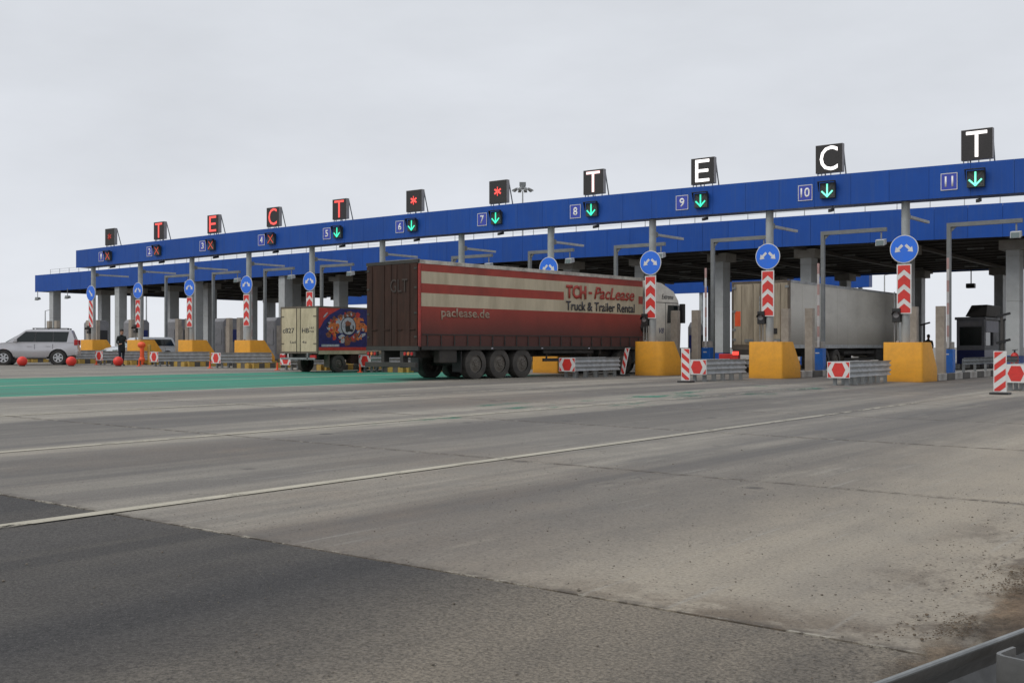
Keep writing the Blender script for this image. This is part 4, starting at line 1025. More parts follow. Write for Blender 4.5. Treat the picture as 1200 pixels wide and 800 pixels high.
# ---- red curtain trailer with its white tractor
pr = (-22.60, 25.05); pf = (-21.60, 37.2)
th = -math.atan2(pf[0] - pr[0], pf[1] - pr[1])
TR = empty('articulated_lorry', (pr[0], pr[1], gz(-23)), th, 'dirty red curtain sided articulated lorry with cream stripes and a white cab', 'lorry', None)
LT, WT = 12.2, 2.45
def px_s(x): u = (x - CX) / F; return (u * 33.6 + 2.9) / (.6656 - .746 * u)
H0, H1 = 1.07, 3.80     # box bottom / top above ground
q = MB()                # floor, roof, front wall
q.box(-WT + .03, -.03, .03, LT - .02, H0 - .02, H0 + .05); q.box(-WT + .03, -.03, LT - .08, LT - .02, H0 + .05, H1 - .1)
q.build('body_frame', 'chassis', TR)
q = MB()
for side, xx in ((1, 0.0), (-1, -WT)):
    def band(s0, s1, z0, z1, mi):
        q.m = mi; n = max(1, int((s1 - s0) / .35)); 
        x0_, x1_ = (xx - .02, xx) if side == 1 else (xx, xx + .02)
        prev = None
        vs = []
        for i in range(n + 1):
            s_ = s0 + (s1 - s0) * i / n; wv = .010 * math.sin(s_ * 7.3) + .006 * math.sin(s_ * 17.1 + 1)
            vs += [((xx + (wv if side == 1 else -wv)), s_, z0), ((xx + (wv if side == 1 else -wv)), s_, z1)]
        q.add(vs, [(2 * i, 2 * i + 2, 2 * i + 3, 2 * i + 1) for i in range(n)])
    tz = [1.07, 2.34, 2.76, 3.06, 3.44, 3.74]
    a0, a1, a2, a3 = .10, px_s(661), px_s(748.5), LT - .06
    band(a0, a3, tz[0], tz[1], 0); band(a0, a3, tz[4], tz[5], 0)
    band(a0, a3, tz[1], tz[2], 1); band(a0, a3, tz[3], tz[4], 1)
    band(a0, a1, tz[2], tz[3], 0); band(a1, a2, tz[2], tz[3], 1); band(a2, a3, tz[2], tz[3], 0)
cur = q.build('curtain', ['tred', 'tcream'], TR, smooth=True)
text('TCH', 'lettering', 'tredlet', cur, px_s(663.2), 2.83, px_s(687) - px_s(663.2), .50, 'side', .022, bold=.045)
q = MB(); q.box(.022, .026, px_s(689.5), px_s(693.5), 3.03, 3.12); q.build('lettering', 'tredlet', cur)
text('PacLease', 'lettering', 'tredlet', cur, px_s(696), 2.86, px_s(743) - px_s(696), .46, 'side', .022, bold=.022, shear=.25)
text('Truck & Trailer Rental', 'lettering', 'tblacklet', cur, px_s(663.2), 2.40, px_s(743.3) - px_s(663.2), .34, 'side', .022, bold=.014)
text('paclease.de', 'lettering', 'tcreamlet', cur, px_s(517), 1.93, px_s(573.5) - px_s(517), .38, 'side', .022, bold=.018)
q = MB(); q.box(-WT - .01, .015, -.01, LT, H1 - .06, H1 - .02); q.box(-.05, .02, 0, LT, H1 - .12, H1 + .0); q.box(-WT - .02, -WT + .05, 0, LT, H1 - .12, H1); q.build('roof', 'troof', TR)
q = MB(); q.box(-.04, .024, .0, .075, H0, H1 - .12); q.build('corner_post', 'tpost', TR); q = MB(); q.box(-WT - .024, -WT + .04, 0, .075, H0, H1 - .12); q.build('corner_post', 'tdoor', TR)
q = MB(); q.box(-.02, .026, .1, LT, H0 - .10, H0 + .02); q.build('side_rail', 'chassis', TR)
for i in range(20):
    s_ = .35 + i * .605
    if s_ > LT - .2: break
    q = MB(); q.box(.022, .030, s_ - .02, s_ + .02, H0 + .02, H0 + .40); q.box(.022, .036, s_ - .03, s_ + .03, H0 + .10, H0 + .16); q.build('strap', 'chassis', TR)
q = MB(); q.box(.022, .027, .12, LT - .1, H0 + .37, H0 + .40); q.build('curtain_hem', 'chassis', TR)
for sx in (0, 1):
    x0 = -WT + .04 + sx * (WT - .06) / 2 ; x1 = x0 + (WT - .08) / 2 - .01
    q = MB(); q.box(x0, x1, -.04, 0, H0 + .02, H1 - .1); dr = q.build('rear_door', 'tdoor', TR, bev=.01)
    for xo in (.25, .85):
        q = MB(); q.cyl((x0 + xo, -.052, H0 + .05), (x0 + xo, -.052, H1 - .13), .012, n=8); q.bar((x0 + xo, -.06, H0 + .55), (x0 + xo + .25, -.06, H0 + .55), .02, .03); q.build('lock_rod', 'tdoor', dr)
    for zz in (1.35, 2.1, 2.9, 3.5):
        q = MB(); xe = x0 if sx == 0 else x1 - .12; q.box(xe, xe + .12, -.055, -.041, zz, zz + .06); q.build('hinge', 'chassis', dr)
text('GLT', 'lettering', 'tdoorlet', TR, -1.25, 2.80, .80, .42, 'front', -.066, bold=.0)
q = MB(); q.box(-WT, .02, -.05, .02, H1 - .1, H1 - .0); q.build('rear_header', 'chassis', TR); q = MB(); q.box(-WT, .02, -.05, .02, H0 - .12, H0 + .02); q.build('rear_sill', 'chassis', TR)
q = MB(); q.box(-1.75, -1.60, .1, LT, .72, H0 - .02); q.box(-.85, -.70, .1, LT, .72, H0 - .02)
for s_ in (1.2, 2.6, 3.8, 4.95, 6.5, 8, 9.5, 11): q.box(-WT + .1, -.1, s_ - .05, s_ + .05, .80, H0 - .03)
q.build('chassis_rails', 'chassis', TR)
q = MB(); q.box(-WT + .02, -.02, -.12, -.02, .42, .58); q.box(-1.75, -1.6, -.02, .2, .4, .95); q.box(-.85, -.7, -.02, .2, .4, .95); q.build('underrun_bar', 'chassis', TR, bev=.01)
for xa in (-WT + .08, -.62):
    q = MB(); q.box(xa, xa + .52, -.10, -.03, .78, .92); lp = q.build('lamp_cluster', 'chassis', TR)
    for i in range(3): q = MB(); q.cyl((xa + .1 + i * .16, -.105, .85), (xa + .1 + i * .16, -.125, .85), .055, n=12); q.build('lamp', 'tail' if i != 1 else 'g_orange', lp)
for s_ in (px_s(559), px_s(587), px_s(613.5)):
    wheel(TR, -.20, s_, .50, .50, .36, .29, 1, 'rubberdirty', 'hub'); wheel(TR, -WT + .20, s_, .50, .50, .36, .29, -1, 'rubberdirty', 'hub')
    q = MB(); q.cyl((-WT + .3, s_, .5), (-.3, s_, .5), .07, n=10); q.build('axle', 'chassis', TR)
for xx in (-.42, -WT + .02):
    q = MB(); q.box(xx, xx + .4, 1.90, 1.93, .25, .92); q.build('mudflap', 'black', TR)
q = MB(); q.box(-.34, -.04, .95, 1.75, .55, .98); q.build('side_locker', 'chassis', TR, bev=.05)
q = MB(); q.box(-.10, -.04, 6.1, 9.0, .55, .66); q.box(-.10, -.04, 6.1, 9.0, .84, .95); q.box(-.12, -.08, 6.3, 6.36, .55, 1.0); q.box(-.12, -.08, 8.7, 8.76, .55, 1.0); q.build('side_guard', 'chassis', TR)
for s_ in (9.1,):
    q = MB(); q.box(-.42, -.30, s_, s_ + .12, .1, 1.0); q.build('landing_leg', 'chassis', TR)
for s_ in (3.3, 5.9, 8.6, 11.2):
    q = MB(); q.box(.027, .04, s_, s_ + .08, H0 - .07, H0 - .03); q.build('marker_lamp', 'g_white', TR)
# tractor
cabt = [(12.62, 1.05), (14.95, 1.05), (15.02, 2.35), (14.80, 3.0), (14.45, 3.36), (13.6, 3.66), (12.72, 3.74), (12.62, 3.72)]
q = MB(); q.prism(cabt, -2.40, -.04, 'x'); cb = q.build('cab', 'cab', TR, smooth=True, bev=.07)
q = MB(); q.box(-.055, -.033, 12.70, 14.75, 2.86, 2.885); q.box(-.055, -.033, 13.02, 13.035, 1.5, 2.7); q.box(-.055, -.033, 13.82, 13.84, 1.3, 2.86); q.build('panel_gap', 'darktrim', cb)
q = MB(); q.prism([(13.95, 2.05), (14.80, 2.05), (14.72, 2.78), (14.0, 2.78)], -.04, -.028, 'x'); q.build('door_window', 'glass', cb)
q = MB(); q.hexa([(-2.2, 15.0, 2.0), (-.22, 15.0, 2.0), (-.22, 15.03, 2.0), (-2.2, 15.03, 2.0)], [(-2.15, 14.86, 2.9), (-.27, 14.86, 2.9), (-.27, 14.90, 2.9), (-2.15, 14.90, 2.9)]); q.build('windscreen', 'glass', cb)
q = MB(); q.box(.02, .20, 14.75, 14.95, 2.05, 2.85); q.bar((-.06, 14.8, 2.75), (.1, 14.85, 2.75), .04, .04); q.build('mirror', 'black', cb, bev=.03)
text('Extreme', 'lettering', 'tblacklet', cb, 13.55, 3.02, .85, .20, 'side', -.034, shear=.3, ext=.006)
text('V8', 'lettering', 'navy', cb, 13.35, 1.62, .35, .22, 'side', -.034, shear=.3, ext=.006)
q = MB(); q.box(-2.38, -.06, 12.7, 15.05, .42, 1.03); q.build('lower_cab', 'darktrim', TR, bev=.06)
for s_ in (14.0, 11.0): wheel(TR, -.22, s_, .50, .50, .32, .29, 1, 'rubberdirty'); wheel(TR, -2.2, s_, .50, .50, .32, .29, -1, 'rubberdirty')
q = MB(); q.cyl((-.30, 11.75, .70), (-.30, 12.6, .70), .27, n=18); q.build('fuel_tank', 'galvdull', TR, smooth=True)
q = MB(); q.cyl((-.38, 12.4, 1.1), (-.38, 12.4, 1.9), .1, n=10); q.cyl((-.10, 12.18, 1.85), (.14, 12.30, 1.85), .22, n=18); q.build('intake', 'black', TR, smooth=True)
q = MB(); q.box(-1.9, -.5, 9.9, 12.6, .6, .9); q.build('tractor_chassis', 'chassis', TR)

# ---- white box trailer in lane 9
WR = empty('box_trailer', (-16.9, 40.55, gz(-17)), 0, 'long grimy white box trailer lorry with beige rear doors under the canopy', 'lorry')
WH, WL = 3.76, 13.4
q = MB(); q.box(-2.45, 0, .06, WL, 1.12, WH - .03); q.build('box_body', 'wside', WR, bev=.02)
q = MB(); q.box(-.03, .012, .10, WL, WH - .10, WH + .0); q.box(-2.46, -2.42, .1, WL, WH - .1, WH); q.box(-.03, .012, .1, WL, 1.06, 1.20); q.build('edge_rail', 'galv', WR)
for i in range(10):
    q = MB(); s_ = 1.3 + i * 1.3; q.box(.001, .006, s_, s_ + .03, 1.21, WH - .11); q.build('panel_seam', 'wside', WR)
q = MB(); q.box(-2.48, -2.40, -.02, .06, 1.0, WH); q.box(-.06, .02, -.02, .06, 1.0, WH); q.box(-2.41, -.05, -.018, .06, WH - .09, WH - .002); q.box(-2.41, -.05, -.018, .06, 1.0, 1.16); q.build('rear_frame', 'boxframe', WR)
for sx in (0, 1):
    x0 = -2.385 + sx * 1.165; q = MB(); q.box(x0, x0 + 1.15, -.035, .05, 1.18, WH - .11); d = q.build('rear_door', 'wdoor', WR, bev=.012)
    for xo in (.34, .84):
        q = MB(); q.cyl((x0 + xo, -.06, 1.2), (x0 + xo, -.06, WH - .13), .02, n=8); q.build('lock_rod', 'wdoor', d)
    for zz in (1.35, 1.75, 2.5, 3.45):
        xe = x0 - .06 if sx == 0 else x0 + 1.05; q = MB(); q.box(xe, xe + .16, -.06, -.037, zz, zz + .10); q.build('hinge', 'galvdull', d)
    q = MB(); xm = x0 + (.06 if sx == 0 else .90); q.box(xm, xm + .26, -.044, -.037, 1.95, 2.55); q.build('warning_board', 'orangebright', d)
    q = MB(); q.box(x0 + .5, x0 + .86, -.08, -.037, 1.30, 1.42); q.build('handle', 'galvdull', d)
q = MB(); q.box(-.95, -.50, -.05, -.037, 1.62, 1.85); q.build('dark_label', 'black', WR)
q = MB(); q.box(-1.75, -1.6, .1, WL, .7, 1.05); q.box(-.85, -.7, .1, WL, .7, 1.05); q.box(-2.4, -.05, -.10, .0, .78, 1.0); q.build('chassis_rails', 'chassis', WR)
q = MB(); q.box(-2.4, -.05, -.12, -.02, .40, .54); q.build('underrun_bar', 'galvdull', WR)
for xa in (-2.38, -.30):
    q = MB(); q.box(xa, xa + .25, -.14, -.101, .78, .92); q.build('tail_lamp', 'tail_on', WR)
for s_ in (2.6, 3.9, 5.2):
    wheel(WR, -.2, s_, .5, .5, .36, .29, 1, 'rubberdirty'); wheel(WR, -2.25, s_, .5, .5, .36, .29, -1, 'rubberdirty')
q = MB(); q.box(-.12, -.06, 6.2, 10.2, .5, .62); q.box(-.12, -.06, 6.2, 10.2, .8, .92); q.box(-.5, -.08, 10.5, 11.5, .5, 1.0); q.build('side_guard', 'chassis', WR)
q = MB(); q.prism([(WL + .4, .6), (WL + 2.6, .6), (WL + 2.65, 2.3), (WL + 2.4, 3.2), (WL + .4, 3.6)], -2.4, -.05, 'x'); q.build('cab', 'cab', WR, bev=.08)
for s_ in (WL + 1.7, WL - 1.2): wheel(WR, -.22, s_, .5, .5, .32, .29, 1, 'rubberdirty'); wheel(WR, -2.2, s_, .5, .5, .32, .29, -1, 'rubberdirty')

# ---- small box truck in lane 6
BX = empty('box_truck', (at(372, 28.8), 28.8, gz(-31.3)), 0, 'small box truck with cream rear doors and a colourful dark blue advert on its side', 'truck')
BW, BL, B0, B1 = 2.12, 3.9, .78, 2.60
q = MB(); q.box(-BW, -.0, .04, BL, B0, B1); q.build('box_body', 'cream', BX, bev=.012)
q = MB()
for (a, b_, c_, d_) in ((-BW - .012, -BW + .05, B0 - .02, B1 + .015), (-.05, .012, B0 - .02, B1 + .015)): q.box(a, b_, -.02, .05, c_, d_)
q.box(-BW + .05, -.05, -.02, .05, B1 - .06, B1 + .015); q.box(-BW + .05, -.05, -.02, .05, B0 - .02, B0 + .05)
q.box(-.03, .014, .05, BL, B1 - .04, B1 + .015); q.build('edge_frame', 'boxframe', BX); q = MB(); q.box(-.03, .014, .05, BL, B0 - .05, B0 + .08); q.build('lower_rail', 'cream', BX)
for sx in (0, 1):
    x0 = -BW + .055 + sx * 1.01; q = MB(); q.box(x0, x0 + 1.0, -.02, .04, B0 + .055, B1 - .065); d = q.build('rear_door', 'cream', BX, bev=.008)
    q = MB(); xr = x0 + (.90 if sx == 0 else .10); q.cyl((xr, -.035, B0 + .02), (xr, -.035, B1 - .03), .014, n=8); q.build('lock_rod', 'boxframe', d)
    for zz in (B0 + .35, B1 - .40):
        xe = x0 - .03 if sx == 0 else x0 + .85; q = MB(); q.box(xe, xe + .18, -.034, -.0215, zz, zz + .035); q.build('hinge', 'boxframe', d)
zt = 1.60
text('c827', 'lettering', 'tblacklet', BX, -BW + .13, zt - .03, .68, .20, 'front', -.022, bold=.01)
text('HB', 'lettering', 'tblacklet', BX, -.86, zt - .03, .40, .19, 'front', -.022, bold=.01)
text('161', 'lettering', 'tblacklet', BX, -.42, zt + .12, .24, .09, 'front', -.022)
text('rus', 'lettering', 'tblacklet', BX, -.42, zt - .01, .24, .07, 'front', -.022)
text('Lad', 'lettering', 'tblacklet', BX, -1.55, 1.16, .32, .10, 'front', -.022); text('4x', 'lettering', 'tblacklet', BX, -.85, 1.16, .26, .10, 'front', -.022)
q = MB(); q.box(.0015, .008, .06, BL - .05, B0 + .23, B1 - .05); ad = q.build('advert', 'g_blue', BX)
q = MB(); q.box(.0015, .009, .06, BL - .05, B0 + .10, B0 + .228); q.build('red_strip', 'g_red', ad)
def blob(pts, m_, off): q = MB(); q.prism(pts, off, off + .0015, 'x'); return q.build('print_shape', m_, ad)
def ell(cy_, cz_, a, b_, rot=0, n=18, wob=0.0):
    o_ = []
    for i in range(n):
        t = 2 * math.pi * i / n; k = 1 + wob * math.sin(3 * t + cy_ * 9) + wob * math.sin(5 * t)
        y_ = a * k * math.cos(t); z_ = b_ * k * math.sin(t); o_.append((cy_ + y_ * math.cos(rot) - z_ * math.sin(rot), cz_ + y_ * math.sin(rot) + z_ * math.cos(rot)))
    return o_
zb = B0 + .23; sc_ = (B1 - .05 - zb)         # advert height
def A(u_, v_): return (.06 + u_ * 2.75, zb + v_ * sc_)
blob([A(.0, 1), A(.42, 1), A(.20, .82), A(.10, .68), A(.03, .50), A(0, .46)], 'g_red', .0085)
blob(ell(*A(.13, .82), .16, .035, R(40)), 'g_white', .0100)
for (u_, v_, a, b_, ro, m_, of) in ((.55, .60, .62, .36, 0, 'g_white', .0085), (.28, .52, .30, .26, 0, 'g_orange', .0102), (.30, .72, .10, .12, 0, 'g_brown', .0118), (.60, .84, .34, .13, R(10), 'g_brown', .0102),
        (.86, .52, .42, .17, R(-8), 'g_orange', .0102), (.76, .70, .20, .18, 0, 'g_orange', .0118), (.77, .84, .12, .12, 0, 'g_red', .0134), (.42, .78, .14, .10, 0, 'g_brown', .0102), (.19, .32, .14, .12, 0, 'g_brown', .0102),
        (.30, .24, .10, .10, 0, 'g_red', .0102), (.45, .22, .18, .18, 0, 'g_white', .0102), (.56, .16, .18, .20, 0, 'g_brown', .0118), (.68, .22, .20, .14, 0, 'g_brown', .0102), (.86, .30, .22, .07, R(25), 'g_white', .0085)):
    c = A(u_, v_); blob(ell(c[0], c[1], a, b_, ro, wob=.09), m_, of)
rm = random.Random(11)
for i in range(70):
    an = rm.random() * 6.28; u_ = .57 + .36 * math.cos(an) * (.6 + .5 * rm.random()); v_ = .52 + .40 * math.sin(an) * (.6 + .45 * rm.random())
    if not (.06 < u_ < .97 and .08 < v_ < .93): continue
    c = A(u_, v_); blob(ell(c[0], c[1], rm.uniform(.03, .11), rm.uniform(.025, .08), rm.uniform(-1, 1), n=9, wob=.2), rm.choice(['g_orange', 'g_brown', 'g_white', 'g_black', 'g_red', 'g_orange', 'g_blue']), .0125 + i * .00001)
c = A(.58, .55)
blob(ell(c[0], c[1], .42, .38), 'g_black', .0134); blob(ell(c[0], c[1], .385, .345), 'g_white', .0150); blob(ell(c[0] + .05, c[1] - .06, .24, .20, wob=.12), 'g_black', .0166); blob(ell(c[0] - .03, c[1] + .10, .16, .10, wob=.1), 'g_brown', .0170); blob(ell(c[0] + .16, c[1] - .02, .07, .12, wob=.2), 'g_white', .0186)
q = MB(); q.box(.009, .012, .20, 1.15, zb + .02, zb + .11); q.build('print_shape', 'g_white', ad)
text('Cheops', 'lettering', 'g_white', ad, 2.30, zb + .10, .38, .12, 'side', .010) if False else None
q = MB(); q.box(-1.6, -1.45, .0, 5.4, .50, B0 - .02); q.box(-.68, -.53, .0, 5.4, .50, B0 - .02); q.box(-1.9, -.2, .2, .3, .55, .75); q.build('chassis_rails', 'chassis', BX)
q = MB(); q.box(-BW + .10, -.05, -.10, -.03, .52, .60); q.box(-1.9, -1.85, -.03, .1, .5, .78); q.box(-.5, -.45, -.1, .1, .5, .78); q.build('rear_bumper', 'galvdull', BX)
q = MB(); q.box(-BW + .02, -BW + .34, -.08, -.02, .58, .70); q.build('tail_lamp', 'tail', BX); q = MB(); q.box(-.34, -.02, -.08, -.02, .58, .70); q.build('tail_lamp', 'tail', BX)
for s_ in (1.18, 4.4):
    wheel(BX, -.14, s_, .36, .36, .22, .20, 1, 'rubberdirty'); wheel(BX, -BW + .14, s_, .36, .36, .22, .20, -1, 'rubberdirty')
q = MB(); q.box(-.30, -.02, .62, .66, .22, .75); q.build('mudflap', 'boxframe', BX)
q = MB(); q.box(-.35, -.04, 1.85, 2.6, .35, .72); q.build('fuel_tank', 'tdoor', BX, bev=.04)
q = MB(); q.prism([(BL + .08, .45), (5.75, .45), (5.8, .95), (5.2, 1.15), (4.75, 1.95), (BL + .08, 2.05)], -BW + .08, -.08, 'x'); cb = q.build('cab', 'whitecar', BX, bev=.06)
q = MB(); q.prism([(4.15, 1.2), (5.0, 1.2), (4.68, 1.85), (4.15, 1.88)], -.085, -.072, 'x'); q.build('door_window', 'glass', cb)

# ---- cars. local +Y forward, body centred on X
def car(name, loc, rz, label, paint, Lc, Wc, Hc, wb, rwheel, belt, fr, rr_, wa, roofpts, low, glassm='glass', rails=True, spokes=6, cat='car'):
    """roofpts: y of windscreen base, windscreen top, rear top, rear base (from rear bumper = 0)"""
    c = empty(name, loc, rz, label, cat)
    w2 = Wc / 2; yw = (rr_, rr_ + wb); n = 12
    P = [(0.05, low + .10), (.0, low + .25), (0, belt - .38), (.05, belt - .05), (.12, belt)]
    P += [(Lc - fr[0], belt), (Lc - fr[0] + .25, belt - .02), (Lc - .35, belt - .12), (Lc - .08, belt - .28), (Lc, belt - .45), (Lc - .02, low + .2), (Lc - .12, low + .05)]
    bottom = [(Lc - .12, low + .05)]
    def arch(yc):
        o_ = []; ra = rwheel + .075
        for i in range(n + 1):
            a = math.pi * i / n; o_.append((yc + ra * math.cos(a), max(low, rwheel + ra * math.sin(a) * 1.0)))
        return o_
    P += [(yw[1] + rwheel + .075, low)] + arch(yw[1])[0:] + [(yw[1] - rwheel - .075, low), (yw[0] + rwheel + .075, low)] + arch(yw[0]) + [(yw[0] - rwheel - .075, low + .03)]
    Q = []
    for p in P:
        if not Q or (abs(p[0] - Q[-1][0]) + abs(p[1] - Q[-1][1])) > .004: Q.append(p)
    m_ = len(Q); vs = []
    secs = [(-w2, .0), (-w2 + .03, 0), (w2 - .03, 0), (w2, 0)]
    # body side bulges: widest at mid height
    def half(z_): t = (z_ - low) / (belt - low); return w2 * (1 - .05 * max(0, t - .45) ** 1 * 2 - .03 * max(0, .3 - t))
    for s_ in (-1, 1):
        for (y_, z_) in Q:
            taper = 1 - .10 * max(0, (y_ - (Lc - .7)) / .7) ** 2 - .06 * max(0, (.5 - y_) / .5) ** 2
            vs.append((s_ * half(z_) * taper, y_, z_))
    q = MB(); fs = [(i, (i + 1) % m_, m_ + (i + 1) % m_, m_ + i) for i in range(m_)]
    q.add(vs, fs + [tuple(range(m_))[::-1], tuple(range(m_, 2 * m_))])
    me = q.mesh('body', [paint], smooth=False)
    bm = bmesh.new(); bm.from_mesh(me); big = [f for f in bm.faces if len(f.verts) > 8]
    bmesh.ops.triangulate(bm, faces=big, ngon_method='EAR_CLIP')
    es = [e_ for e_ in bm.edges if len(e_.link_faces) == 2 and e_.calc_face_angle(0) > R(50)]
    bmesh.ops.bevel(bm, geom=es, offset=.045, offset_type='OFFSET', segments=3, profile=.6, affect='EDGES', clamp_overlap=True)
    for f in bm.faces: f.smooth = True
    for e_ in bm.edges:
        if len(e_.link_faces) == 2 and e_.calc_face_angle(0) > R(40): e_.smooth = False
    bm.to_mesh(me); bm.free()
    bd = put('body', me, c)
    y1, y2, y3, y4 = roofpts; wt = w2 * .80; wbt = w2 * .94
    prof = [(y4, belt - .03), (y1, belt - .03), (y2, Hc - .05), (y2 - .35, Hc), (y3 + .3, Hc), (y3, Hc - .04)]
    hw = [wbt, wbt, wt, wt * .98, wt * .98, wt]
    k = len(prof); vs = [(-h, y_, z_) for (y_, z_), h in zip(prof, hw)] + [(h, y_, z_) for (y_, z_), h in zip(prof, hw)]
    q = MB(); q.add(vs, [(i, (i + 1) % k, k + (i + 1) % k, k + i) for i in range(k)] + [tuple(range(k))[::-1], tuple(range(k, 2 * k))])
    q.build('roof', paint, c, smooth=True, bev=.05)
    def onside(y_, z_, s_, off=.006):
        t = (z_ - belt) / (Hc - belt); return (s_ * (wbt + (wt - wbt) * t + off), y_, z_)
    for s_ in (-1, 1):
        for (ya, yb, yc, yd) in wa:       # window: bottom rear, bottom front, top front, top rear
            z0, z1 = belt + .02, Hc - .13
            q = MB(); a = [onside(ya, z0, s_), onside(yb, z0, s_), onside(yc, z1, s_), onside(yd, z1, s_)]
            b_ = [onside(ya, z0, s_, -.03), onside(yb, z0, s_, -.03), onside(yc, z1, s_, -.03), onside(yd, z1, s_, -.03)]
            q.hexa(b_, a); q.build('side_window', glassm, c, bev=.012)
        for w0, w1 in zip(wa, wa[1:]):
            z0, z1 = belt + .02, Hc - .13
            q = MB(); a = [onside(w0[1] + .003, z0, s_, .003), onside(w1[0] - .003, z0, s_, .003), onside(w1[3] - .003, z1, s_, .003), onside(w0[2] + .003, z1, s_, .003)]
            b_ = [onside(w0[1] + .003, z0, s_, -.03), onside(w1[0] - .003, z0, s_, -.03), onside(w1[3] - .003, z1, s_, -.03), onside(w0[2] + .003, z1, s_, -.03)]
            q.hexa(b_, a); q.build('window_pillar', 'darktrim', c)
        q = MB(); q.box(s_ * (w2 + .0) - (.0 if s_ < 0 else -.0) - .10, s_ * w2 + .10, y1 - .55, y1 - .40, belt + .02, belt + .20); q.build('mirror', paint, c, bev=.03)
        if rails:
            q = MB(); q.bar((s_ * wt * .92, y3 + .1, Hc + .04), (s_ * wt * .92, y2 - .3, Hc + .04), .04, .03)
            for yy in (y3 + .15, (y2 + y3) / 2, y2 - .35): q.box(s_ * wt * .92 - .02, s_ * wt * .92 + .02, yy - .04, yy + .04, Hc - .02, Hc + .03)
            q.build('roof_rail', 'darktrim', c)
        q = MB(); q.box(s_ * (w2 - .02) - .03, s_ * (w2 - .02) + .03, yw[0] + rwheel + .15, yw[1] - rwheel - .15, low - .06, low + .02); q.build('side_step', 'casing' if rails else 'darktrim', c, bev=.01)
        for ys_ in wa[:-1] if not rails else wa[:-1]:
            q = MB(); yy = ys_[1] + .03; q.box(s_ * (half(belt - .3) + .0) - .002, s_ * (half(belt - .3)) + .002, yy - .008, yy + .008, low + .15, belt - .08); q.build('door_gap', 'darktrim', bd)
        for ys_ in wa[1:] if len(wa) > 2 else wa:
            q = MB(); yy = ys_[0] + .10; q.box(s_ * half(belt - .2) - .02, s_ * half(belt - .2) + .02, yy, yy + .22, belt - .20, belt - .165); q.build('door_handle', paint, bd, bev=.005)
        q = MB(); q.box(s_ * (w2 - .13) - .10, s_ * (w2 - .13) + .10, -.01, .16, belt - .14, belt + .14 if rails else belt); q.build('tail_light', 'tail', c, bev=.03)
        q = MB(); q.box(s_ * (w2 - .28) - .16, s_ * (w2 - .28) + .16, Lc - .30, Lc - .02, belt - .38, belt - .20); q.build('headlight', 'glasslight', c, bev=.04)
    q = MB(); q.hexa([(-wbt * .93, y1 + .01, belt + .01), (wbt * .93, y1 + .01, belt + .01), (wbt * .93, y1 - .03, belt + .01), (-wbt * .93, y1 - .03, belt + .01)],
                     [(-wt * .93, y2 + .04, Hc - .10), (wt * .93, y2 + .04, Hc - .10), (wt * .93, y2 - .0, Hc - .10), (-wt * .93, y2 - .0, Hc - .10)]); q.build('windscreen', 'glasslight', c)
    q = MB(); q.box(-w2 * .96, w2 * .96, -.03, .12, low + .05, low + .30); q.build('rear_bumper', paint, c, bev=.04)
    q = MB(); q.box(-w2 + .25, w2 - .25, .2, Lc - .2, low - .12, low + .05); q.build('underbody', 'black', c)
    for y_ in yw:
        for s_ in (-1, 1): wheel(c, s_ * (w2 - .13), y_, rwheel, rwheel, .25, rwheel * .62, s_, 'rubber', 'alloy', spokes=spokes)
        q = MB(); q.cyl((-w2 + .12, y_, rwheel), (w2 - .12, y_, rwheel), rwheel + .05, n=20); q.build('wheel_well', 'black', c)
    return c
# silver SUV heading left
zc = 54.0; 
def cam2w(xc, z_): return xc * CY - z_ * SY, xc * SY + z_ * CY
hd = R(-17)                            # heading: camera-left, slightly away
dw = cam2w(-math.cos(hd), math.sin(hd)); ang = math.atan2(-dw[0], dw[1])
rear = cam2w((90.5 - 600) / F * zc, zc); wc = Vector((dw[0], dw[1]));
side = Vector((wc.y, -wc.x))         # right of heading
near = -side                         # left side of the car faces the camera
orig = Vector(rear) + side * .94
suv = car('silver_suv', (orig.x, orig.y, gz(orig.x)), ang, 'silver off road estate car with roof rails driving left at the left edge', 'silver', 4.38, 1.80, 1.80, 2.50, .37, 1.13, (1.15,), .90,
          [(.50, 1.12, 1.12, .40), (1.16, 1.96, 1.90, 1.16), (2.02, 2.98, 2.40, 1.96)], (3.32, 2.40, .30, .05), .42, cat='car')
# white estate coming out of the lane left of the gantry
wx = XK(1) + 2.37
car('white_estate_car', (wx, 39.7, gz(wx)), R(180), 'white estate car between the islands behind the bright orange post', 'whitecar', 4.25, 1.70, 1.46, 2.5, .30, .92, (1.05,), .80,
    [(.30, .95, .98, .48), (1.02, 1.95, 1.85, 1.02), (2.02, 2.95, 2.42, 1.95)], (3.15, 2.42, .35, .12), .28, rails=False, spokes=5)

# ------------------------------------------------------------------ people
def skinned(name, joints, edges, m_, parent, sub=2, root=0):
    me = bpy.data.meshes.new(name); me.from_pydata([j[0] for j in joints], edges, [])
    o = bpy.data.objects.new(name, me); col.objects.link(o)
    me.materials.append(M[m_])
    md = o.modifiers.new('skin', 'SKIN'); md.use_smooth_shade = True
    for i, v in enumerate(me.skin_vertices[0].data):
        r_ = joints[i][1]; v.radius = r_ if isinstance(r_, tuple) else (r_, r_); v.use_root = (i == root)
    ms = o.modifiers.new('sub', 'SUBSURF'); ms.levels = sub; ms.render_levels = sub
    dg = bpy.context.evaluated_depsgraph_get(); me2 = bpy.data.meshes.new_from_object(o.evaluated_get(dg)); bpy.data.objects.remove(o)
    me2.name = name; me2.materials.clear()
    for q_ in (m_,): me2.materials.append(M[q_])
    for p in me2.polygons: p.use_smooth = True
    return put(name, me2, parent)
